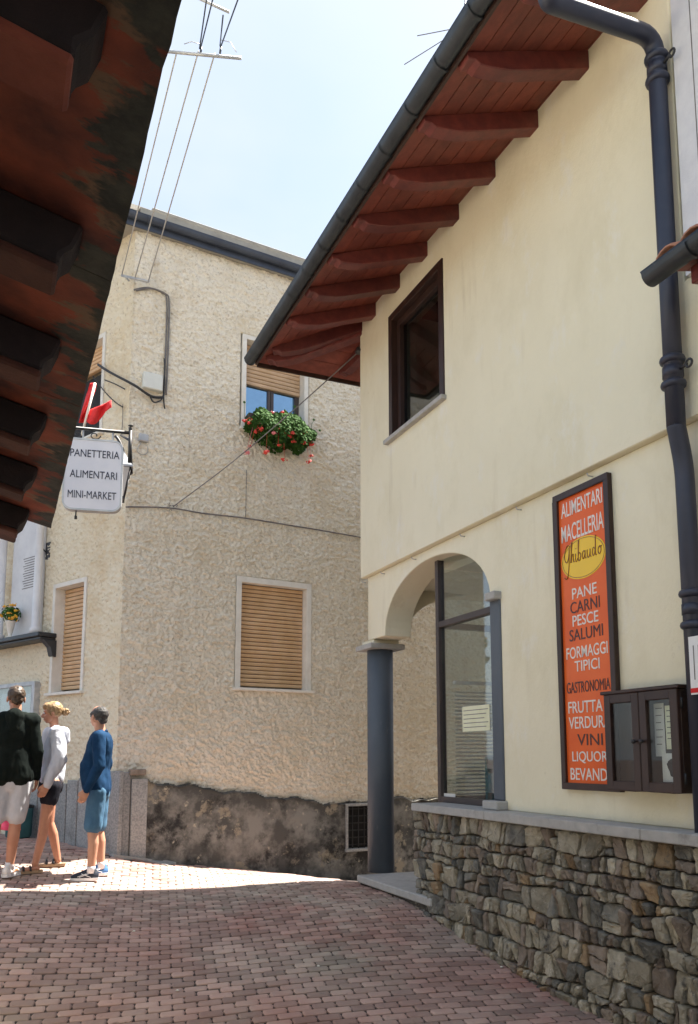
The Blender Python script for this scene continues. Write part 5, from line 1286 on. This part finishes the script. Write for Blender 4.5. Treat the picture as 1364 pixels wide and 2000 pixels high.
# ================================================================== PEOPLE
def evald(mb, voxel, smooth_it=4, name='m'):
    me = mb.mesh(name); ob = bpy.data.objects.new('tmp', me); C.objects.link(ob)
    r_ = ob.modifiers.new('r', 'REMESH'); r_.mode = 'VOXEL'; r_.voxel_size = voxel; r_.use_smooth_shade = True
    if smooth_it:
        s_ = ob.modifiers.new('s', 'SMOOTH'); s_.factor = .5; s_.iterations = smooth_it
    dg = bpy.context.evaluated_depsgraph_get(); m2 = bpy.data.meshes.new_from_object(ob.evaluated_get(dg))
    bpy.data.objects.remove(ob); m2.polygons.foreach_set('use_smooth', [True]*len(m2.polygons)); return m2
def cone(mb, a, b, ra, rb, fa=1.0, seg=14, flat=None):
    """tapered limb with rounded ends; flat=(axis vector, factor) squashes"""
    a = Vector(a); b = Vector(b); d = (b-a); L_ = d.length; d = d.normalized(); n = 5; pts = []; rs_ = []
    for i in range(n):
        t = (1-math.cos(math.pi/2*i/(n-1)))
        pts.append(a - d*ra*(1-math.sin(math.pi/2*i/(n-1)))); rs_.append(max(.001, ra*math.sin(math.acos(max(-1,min(1,1-math.sin(math.pi/2*i/(n-1))))))))
    k = 6
    for i in range(1, k): pts.append(a.lerp(b, i/k)); rs_.append(ra+(rb-ra)*i/k)
    for i in range(n):
        s1 = math.sin(math.pi/2*i/(n-1)); pts.append(b + d*rb*s1); rs_.append(max(.001, rb*math.cos(math.pi/2*i/(n-1))))
    st0 = len(mb.v); mb.tube(pts, rs_, seg)
    if flat:
        ax, fc = Vector(flat[0]).normalized(), flat[1]; c_ = (a+b)/2
        for i in range(st0, len(mb.v)):
            p = Vector(mb.v[i]); t = (p-a).dot(d); base = a + d*t; r_ = p-base; r_ -= ax*(r_.dot(ax)*(1-fc)); mb.v[i] = tuple(base+r_)
def fold(me, amp, sc, seed, stretch=(1,1,.45)):
    for v in me.vertices:
        p = v.co; q = Vector((p.x*stretch[0]*sc+seed, p.y*stretch[1]*sc, p.z*stretch[2]*sc)); v.co = p + v.normal*(noise.noise(q)*amp + (.5-abs(noise.noise(q*1.7+Vector((7,3,1)))))*amp*.9 - .3*amp + noise.noise(q*3.3)*amp*.35)
def hand(mb, wr, dirv, palm_n, side):
    """wr wrist; dirv finger direction; palm_n palm normal; side = +1/-1 thumb side"""
    wr = Vector(wr); d = Vector(dirv).normalized(); n = Vector(palm_n).normalized(); s_ = d.cross(n).normalized()*side
    pc = wr + d*.045
    mb.ball(pc, 1, M=Matrix((s_*.040, n*.016, d*.052)).transposed(), seg=12, rings=8)
    for i, (o_, ln_) in enumerate(((.030,.070),(.010,.080),(-.011,.074),(-.030,.058))):
        b = wr + d*.082 + s_*o_; b1 = b + d*ln_*.5 + n*.008; b2_ = b + d*ln_*.80 + n*.028; b3 = b + d*ln_*.85 + n*.046
        cone(mb, b-d*.02, b1, .0095, .009, seg=8); cone(mb, b1, b2_, .009, .008, seg=8); cone(mb, b2_, b3, .008, .0075, seg=8)
    t0 = wr + d*.025 + s_*.030; t1 = t0 + d*.035 + s_*.022 + n*.010; t2 = t1 + d*.030 + n*.012 - s_*.002
    cone(mb, t0, t1, .013, .0105, seg=8); cone(mb, t1, t2, .0105, .009, seg=8)
def shoe(c, ang, L_=.28, wdt=.095, h=.09, style='trainer'):
    """returns upper, sole meshes; toes along local +y rotated by ang"""
    cs, sn = math.cos(ang), math.sin(ang)
    def T(x, y, z): return Vector((c[0]+x*cs-y*sn, c[1]+x*sn+y*cs, c[2]+z))
    out_ = [(0,-.5),(.30,-.47),(.42,-.30),(.36,-.05),(.46,.18),(.44,.36),(.28,.48),(0,.52),(-.26,.47),(-.40,.34),(-.40,.15),(-.34,-.05),(-.40,-.30),(-.28,-.47)]
    so_ = MB(); n = len(out_)
    V = [T(x*wdt*1.04, y*L_*1.02, 0) for x, y in out_] + [T(x*wdt*1.1, y*L_*1.04, .028) for x, y in out_]
    so_.add(V, [tuple(range(n))[::-1], tuple(range(n, 2*n))]+[(i,(i+1)%n,(i+1)%n+n,i+n) for i in range(n)])
    up = MB()
    rings = [(.028,1.0,0,1.0),(.05,.97,-.01,.97),(.068,.85,-.07,.84),(.085,.66,-.15,.62),(.10,.55,-.21,.42),(.112,.5,-.235,.36)]
    V = []
    for z, sx_, yo, sy in rings:
        for x, y in out_: V.append(T(x*wdt*sx_, (y*sy+yo)*L_, z*h/.09))
    Fc = [tuple(range(n))[::-1], tuple((len(rings)-1)*n+i for i in range(n))]
    for r_ in range(len(rings)-1):
        for i in range(n): Fc.append((r_*n+i, r_*n+(i+1)%n, (r_+1)*n+(i+1)%n, (r_+1)*n+i))
    up.add(V, Fc, True)
    return up, so_, T
def place(o, T_): pass

def person(base, yaw, H, spec_):
    """local frame: x right, y forward, z up, built at height 1.75 then scaled"""
    s = H/1.75; cy_, sy_ = math.cos(yaw), math.sin(yaw); bz = Vector(base)
    root = thing('person', bz, spec_['label'], 'person')
    def fin(me, name, m_, parent=None, label=None):
        for v in me.vertices:
            p = v.co*s; v.co = Vector((p.x*cy_-p.y*sy_, p.x*sy_+p.y*cy_, p.z)) + bz
        me.update(); o_ = link(name, me, None, parent or root)
        me.materials.clear(); me.materials.append(m_)
        if label: o_['label'] = label
        return o_
    fem = spec_.get('fem', False); sw_ = .165 if fem else .19; hp = .095
    J = dict(hipL=(-hp,0,.90), hipR=(hp,0,.90), shL=(-sw_,-.01,1.43), shR=(sw_,-.01,1.43), neck=(0,-.01,1.47), head=(0,.02,1.64))
    J.update(spec_['pose'])
    V3 = {k: Vector(v) for k, v in J.items()}
    fat = spec_.get('fat', 1.0)
    hy = spec_.get('headyaw', 0); ht = spec_.get('headtilt', 0); HM = Matrix.Rotation(hy, 3, 'Z') @ Matrix.Rotation(ht, 3, 'X')
    hc = V3['head']; hd = lambda x, y, z: hc + HM @ Vector((x, y, z))
    b = MB()
    # torso
    cone(b, (0,0,.93), (0,0,1.10), .125*(1.05 if fem else 1), .115*(.92 if fem else 1), flat=((0,1,0), .78)); cone(b, (0,0,1.08), (0,-.01,1.34), .115*(.9 if fem else 1), .145*(.9 if fem else 1), flat=((0,1,0), .72))
    cone(b, V3['shL'], V3['shR'], .058, .058); cone(b, V3['neck']-Vector((0,0,.04)), hd(0,-.01,-.07), .056 if not fem else .048, .052 if not fem else .045)
    legr = (.082,.056,.054,.036) if not fem else (.085,.052,.052,.034)
    for sd_ in 'LR':
        cone(b, V3['hip'+sd_], V3['kn'+sd_], legr[0], legr[1]); k_ = V3['kn'+sd_]; an_ = V3['an'+sd_]
        cf = k_.lerp(an_, .32) + Vector((0,-.012,0)); cone(b, k_, cf, legr[1]*.95, legr[2]); cone(b, cf, an_, legr[2], legr[3])
        ta = spec_['toe'+sd_]; td = Vector((-math.sin(ta), math.cos(ta), 0)); cone(b, an_-td*.02-UP*.045, an_+td*.15-UP*.062, .034, .026, flat=((0,0,1), .8))
        cone(b, V3['sh'+sd_], V3['el'+sd_], .047, .037); cone(b, V3['el'+sd_], V3['wr'+sd_], .036, .025)
        dr_ = (V3['wr'+sd_]-V3['el'+sd_]).normalized(); inw = Vector((1 if sd_ == 'L' else -1, .15, 0)); inw = (inw - dr_*inw.dot(dr_)).normalized()
        hand(b, V3['wr'+sd_], dr_, inw, -1 if sd_ == 'L' else 1)
    # head: cranium, jaw, nose, lips, ears, brows
    HMt = HM
    def hb(c_, rx, ry, rz): b.ball(hd(*c_), rx, ry, rz, 16, 12, M=HMt)
    hb((0,-.012,.025), .074,.093,.086); hb((0,.028,-.035), .056,.062,.070); hb((0,.055,-.078), .028,.026,.022)
    cone(b, hd(0,.082,.012), hd(0,.106,-.022), .009, .013); hb((0,.094,-.030), .016,.012,.009)
    hb((0,.082,-.052), .022,.012,.007); hb((0,.080,-.063), .020,.011,.007)
    cone(b, hd(-.045,.070,.028), hd(.045,.070,.028), .010, .010)
    for sx_ in (-1, 1): b.ball(hd(sx_*.077,-.005,-.012), .009,.020,.032, 10, 8, M=HMt); hb((sx_*.030,.066,-.020), .018,.014,.014)
    me = evald(b, .0058, 3); fin(me, 'body', spec_['skin'])
    for sx_ in (-1, 1):
        e = MB().ball(hd(sx_*.030,.0815,.010), .011,.009,.008,10,8,M=HMt).mesh('eye'); eo_ = fin(e, 'eye', M['white'])
        e = MB().ball(hd(sx_*.030,.0885,.010), .005,.004,.005,8,6,M=HMt).mesh('iris'); fin(e, 'iris', M['hair_b'], eo_)
        e = MB(); cone(e, hd(sx_*.016,.083,.031), hd(sx_*.046,.074,.030), .0045, .0035, seg=6); fin(e.mesh('eyebrow'), 'eyebrow', spec_['hair'])
    e = MB(); cone(e, hd(-.018,.0925,-.0575), hd(.018,.0925,-.0575), .0035, .0035, seg=6); fin(e.mesh('mouth'), 'mouth', M['lip'])
    return root, V3, hd, HM, fin, s
M['lip'] = mat('lips', (.42,.12,.10), rough=.5)
def limb_cloth(mb, a, b_, c_, ra, rb, rc): cone(mb, a, b_, ra, rb); cone(mb, b_, c_, rb, rc)

# ---- hoodie man: seen from behind, cut by the left picture edge
def feet_base(u, v): q = ground_px(u, v); q.z = gz(q.x, q.y); return q
def px_h(base, vtop):   # height of a vertical at base reaching pixel row vtop
    lo_, hi_ = .5, 3
    for _ in range(30):
        m_ = (lo_+hi_)/2; q = base+UP*m_; dy = q.y*math.cos(PIT)+(q.z-EYE)*math.sin(PIT); dz = -q.y*math.sin(PIT)+(q.z-EYE)*math.cos(PIT)
        if YP - F*dz/dy > vtop: lo_ = m_
        else: hi_ = m_
    return lo_
def facing(base, right=True): return 0
for m_ in ('hood','inner'): pass

b1 = feet_base(13, 1714); H1 = px_h(b1, 1341)
b2_ = feet_base(92, 1700); H2 = px_h(b2_, 1373)
b3_ = feet_base(186, 1716); H3 = px_h(b3_, 1379)
Y1, Y2, Y3 = R(18), R(116), R(100)
print('people', b1, H1, b2_, H2, b3_, H3)

# person 1 (back to camera; yaw 0 => facing +Y, away)
P1 = dict(label='person in black hoodie and grey shorts seen from behind at the left edge', skin=M['skin_d'], hair=M['hair_b'], headyaw=.25,
  pose=dict(knL=(-.12,.02,.49), knR=(.05,.02,.49), anL=(-.15,-.01,.09), anR=(.02,-.0,.09), elL=(-.235,-.03,1.14), elR=(.225,-.02,1.14), wrL=(-.225,.10,.92), wrR=(.215,.08,.90), shL=(-.165,-.01,1.43), shR=(.165,-.01,1.43)), toeL=.2, toeR=-.5)
r1, V, hd, HM, fin, s = person(b1, Y1, H1, P1)
m = MB(); cone(m, (-.072,0,.92), (-.04,0,1.15), .132,.118); cone(m, (0,0,.925), (0,0,1.15), .130,.120); cone(m, (.072,0,.92), (.04,0,1.15), .132,.118); cone(m, (0,0,1.10), (0,-.01,1.34), .150,.155, flat=((0,1,0),.76)); cone(m, V['shL'], V['shR'], .075,.075); cone(m, (0,-.01,1.40),(0,-.01,1.46),.10,.075)
for q in 'LR': limb_cloth(m, V['sh'+q], V['el'+q], V['wr'+q], .062,.053,.040)
me = evald(m, .012, 4); fold(me, .014, 9, 3.1); fin(me, 'hoodie', M['hoodie'])
m = MB(); cone(m, (-.10,.01,1.475), (0,-.07,1.465), .042,.060); cone(m, (0,-.07,1.465), (.10,.01,1.475), .060,.042); cone(m, (0,-.10,1.36),(0,-.085,1.46),.06,.085, flat=((0,1,0),.6)); me = evald(m, .010, 3); fold(me, .008, 14, 1.3); fin(me, 'hood', M['hoodie'])
m = MB(); cone(m, (0,0,.86),(0,0,.98),.122,.112, flat=((0,1,0),.85))
for q in 'LR': h_ = V['hip'+q]-UP*.03; k_ = V['kn'+q]; cone(m, h_, h_.lerp(k_,.84), .098,.090)
me = evald(m, .012, 2); fold(me, .010, 10, 8.1); fin(me, 'shorts', M['greyshort'])
m = MB(); m.ball(hd(0,-.018,.034), .081,.098,.088,16,12,M=HM); m.ball(hd(0,.035,.085), .062,.055,.035,14,10,M=HM); m.ball(hd(0,-.070,-.015), .058,.035,.05,14,10,M=HM); me = evald(m, .008, 2); fold(me, .006, 45, 2, (1,1,1)); fin(me, 'hair', M['hair_b'])
# person 2: woman turned to the left, seen three-quarter
P2 = dict(label='person in grey zip hoodie and black shorts with hair in a bun', fem=True, skin=M['skin_d'], hair=M['hair_l'], headyaw=-.1, headtilt=-.15,
  pose=dict(knL=(-.10,.06,.50), knR=(.11,-.01,.49), anL=(-.10,.13,.085), anR=(.13,-.12,.085), elL=(-.25,-.05,1.15), elR=(.24,-.07,1.15), wrL=(-.25,.06,.90), wrR=(.22,.03,.90)), toeL=.1, toeR=.0)
r2, V, hd, HM, fin, s = person(b2_, Y2, H2, P2)
m = MB(); cone(m, (-.03,0,.96), (0,-.01,1.12), .125,.125); cone(m, (.03,0,.96), (0,-.01,1.12), .125,.125); cone(m, (0,-.01,1.10), (0,-.02,1.35), .146,.142, flat=((0,1,0),.86)); cone(m, V['shL'], V['shR'], .070,.070)
for q in 'LR': limb_cloth(m, V['sh'+q], V['el'+q], V['wr'+q], .074,.074,.050)
me = evald(m, .011, 4); fold(me, .018, 9, 13.1); fin(me, 'jacket', M['greysweat'])
m = MB(); cone(m, (-.10,.02,1.44), (0,-.09,1.45), .038,.055); cone(m, (0,-.09,1.45), (.10,.02,1.44), .055,.038); cone(m, (0,-.13,1.35),(0,-.11,1.43),.05,.065); me = evald(m, .010, 3); fold(me, .008, 14, 4.3); fin(me, 'hood', M['greysweat'])
m = MB(); cone(m, (0,.055,1.18), (0,.045,1.42), .095,.075, flat=((0,1,0),.9)); me = evald(m, .010, 2); fin(me, 'tee_shirt', M['whitetee'])
m = MB(); cone(m, (0,0,.88),(0,0,1.00),.140,.125, flat=((0,1,0),.9))
for q in 'LR': h_ = V['hip'+q]-UP*.03; k_ = V['kn'+q]; cone(m, h_, h_.lerp(k_,.34), .102,.096)
me = evald(m, .011, 2); fold(me, .006, 12, 5.1); fin(me, 'shorts', M['blackshort'])
m = MB(); m.ball(hd(0,-.022,.036), .083,.098,.092,16,12,M=HM); m.ball(hd(0,.030,.078), .064,.062,.045,14,10,M=HM)
for q in (-1,1): m.ball(hd(q*.062,-.005,.010), .022,.045,.045,12,8,M=HM)
me = evald(m, .008, 1); fold(me, .005, 60, 2, (1,1,1)); ho = fin(me, 'hair', M['hair_l'])
m = MB(); m.ball(hd(0,-.135,-.005), .042,.040,.040,14,10); me = evald(m, .006, 0); fold(me, .016, 80, 5, (1,1,1)); fin(me, 'bun', M['hair_l'], ho)
# person 3: man in blue, facing left, head turned away
P3 = dict(label='person in navy blue shirt and blue shorts standing nearest the wall corner', skin=M['skin'], hair=M['hair_g'], headyaw=-.75,
  pose=dict(knL=(-.10,.03,.49), knR=(.10,.00,.49), anL=(-.11,.03,.09), anR=(.10,-.04,.09), elL=(-.26,-.03,1.14), elR=(.25,-.05,1.14), wrL=(-.25,.08,.90), wrR=(.235,.07,.90), head=(0,.03,1.64)), toeL=0.0, toeR=.35)
r3, V, hd, HM, fin, s = person(b3_, Y3, H3, P3)
m = MB(); cone(m, (-.055,.01,.90), (-.01,.05,1.10), .135,.150); cone(m, (.055,.01,.90), (.01,.05,1.10), .135,.150); cone(m, (0,.04,1.10), (0,0,1.35), .160,.155, flat=((0,1,0),.88)); cone(m, V['shL'], V['shR'], .070,.070); cone(m, (0,0,1.40),(0,0,1.455),.09,.068)
for q in 'LR': limb_cloth(m, V['sh'+q], V['el'+q], V['wr'+q], .070,.058,.042)
me = evald(m, .011, 3); fold(me, .012, 9, 23.1); shp = fin(me, 'shirt', M['blueshirt'])
m = MB(); cone(m, (-.055,.03,1.478), (.0,-.055,1.49), .020,.020); cone(m, (0,-.055,1.49), (.055,.03,1.478), .020,.020); me = evald(m, .007, 1); fin(me, 'collar', M['blueshirt'], shp)
m = MB(); cone(m, (0,0,.86),(0,0,.98),.125,.115, flat=((0,1,0),.95))
for q in 'LR': h_ = V['hip'+q]-UP*.03; k_ = V['kn'+q]; cone(m, h_, h_.lerp(k_,.88), .100,.090)
me = evald(m, .011, 2); fold(me, .008, 10, 28.1); fin(me, 'shorts', M['blueshort'])
m = MB(); m.ball(hd(0,-.030,.026), .081,.090,.083,16,12,M=HM); m.ball(hd(0,-.075,-.035), .055,.030,.045,14,10,M=HM)
for q in (-1,1): m.ball(hd(q*.064,.018,.018), .018,.034,.036,12,8,M=HM)
me = evald(m, .008, 1); fold(me, .005, 60, 2, (1,1,1)); fin(me, 'hair', M['hair_g'])
# footwear
def local(base, yaw, s, p):
    p = Vector(p)*s; return Vector((p.x*math.cos(yaw)-p.y*math.sin(yaw), p.x*math.sin(yaw)+p.y*math.cos(yaw), p.z)) + base
def put_shoe(root, base, yaw, s, an_, ta, mu, ms_, lace=None, sock=None, mark=None, sandal=False):
    c_ = local(base, yaw, s, (an_[0], an_[1], 0)); dirn = yaw+ta; c_ = c_ + Vector((-math.sin(dirn), math.cos(dirn), 0))*.055
    c_.z = gz(c_.x, c_.y)+.003
    up, so_, T = shoe(c_, dirn, L_=.27*s, wdt=.098*s)
    if sandal:
        sl_ = so_.build('sandal', M['cork'], root)
        for y0_ in (-.01, .055):
            MB().tube([T(.040*math.cos(a), y0_, .025+.040*math.sin(a)) for a in [math.pi*i/8 for i in range(9)]], .011, 6).build('strap', M['sandal'], sl_)
    else:
        u_ = up.build('shoe', mu, root); so_.build('sole', ms_, u_)
        if lace:
            for k in range(4): MB().tube([T(-.022, .015+.022*k, .078-.006*k), T(.022, .02+.022*k, .078-.006*k)], .004, 5).build('lace', lace, u_)
        if mark:
            for sd_ in (-1, 1):
                m_ = MB(); 
                for (ya, yb, za, zb_) in ((-.06,.03,.035,.07),(-.04,.05,.07,.035),(-.02,.065,.07,.04)): m_.tube([T(sd_*.043, ya, za), T(sd_*.041, yb, zb_)], .0035, 5)
                m_.build('stripe', mark, u_)
    if sock:
        p = local(base, yaw, s, an_); MB().lathe((p.x, p.y, c_.z+.07), [(.044,0),(.040,.05),(.041,.065)], 16).build('sock', sock, root)
for k, (an_, ta) in enumerate(((P1['pose']['anL'], P1['toeL']), (P1['pose']['anR'], P1['toeR']))): put_shoe(r1, b1, Y1, H1/1.75, an_, ta, M['shoe_w'], M['white'], M['shoe_o'], M['whitetee'], M['shoe_o'])
for k, (an_, ta) in enumerate(((P2['pose']['anL'], 0.1), (P2['pose']['anR'], 0.0))): put_shoe(r2, b2_, Y2, H2/1.75, an_, ta, None, None, sandal=True)
put_shoe(r3, b3_, Y3, H3/1.75, P3['pose']['anL'], 0.0, M['shoe_b'] if False else M['shoe_n'], M['white'], M['white'], M['whitetee'], M['white'])
put_shoe(r3, b3_, Y3, H3/1.75, P3['pose']['anR'], .35, M['shoe_b'], M['white'], M['white'], M['whitetee'], M['white'])
# pink bag by the left edge
pb = b1 + Vector((-.13, .35, .0)); pb.z = gz(pb.x, pb.y)
pk = thing('shopping_bag', pb, 'bright pink cloth bag seen between the legs at the left edge', 'bag')
def pkf(s_, t): return pb + Vector((-.16+.26*s_*(1-.2*t), .03*math.sin(s_*9+t*4), .36+.32*t))
cgrid(pkf, 10, 8, M['pinkcloth'], pk, 'bag_front')
MB().tube([pkf(.2,1), pkf(.3,1)+UP*.2, pkf(.7,1)+UP*.2, pkf(.8,1)], .006, 6).build('handle', M['pinkcloth'], pk)
# litter flecks on the paving
for k, (u, v) in enumerate(((347,1936),(262,1820),(622,1888),(980,1890))):
    q = ground_px(u, v); tag(MB().lathe(q+UP*.003, [(.010,0),(.013,.003),(.006,.008)], 7).build('pebble', M['trim']), ['small white pebble on the paving at the lower left','small white pebble on the paving below the sunlit strip','small white pebble on the paving at the bottom middle','small white pebble on the paving beside the stone wall'][k], 'pebble', 'white pebbles on the paving')
for o in bpy.data.objects:
    if o.parent: continue
    n = o.name.split('.')[0]
    if n == 'overhead_wire': o['group'] = 'overhead wires at the top left'
    elif n == 'jar': o['group'] = 'jars on the shop shelf'
    elif n == 'person': o['group'] = 'people standing on the sunlit paving'
    elif n == 'conduit': o['group'] = 'conduits on the stucco wall'
print('objects', len(bpy.data.objects), 'polys', sum(len(o.data.polygons) for o in bpy.data.objects if o.type == 'MESH'))
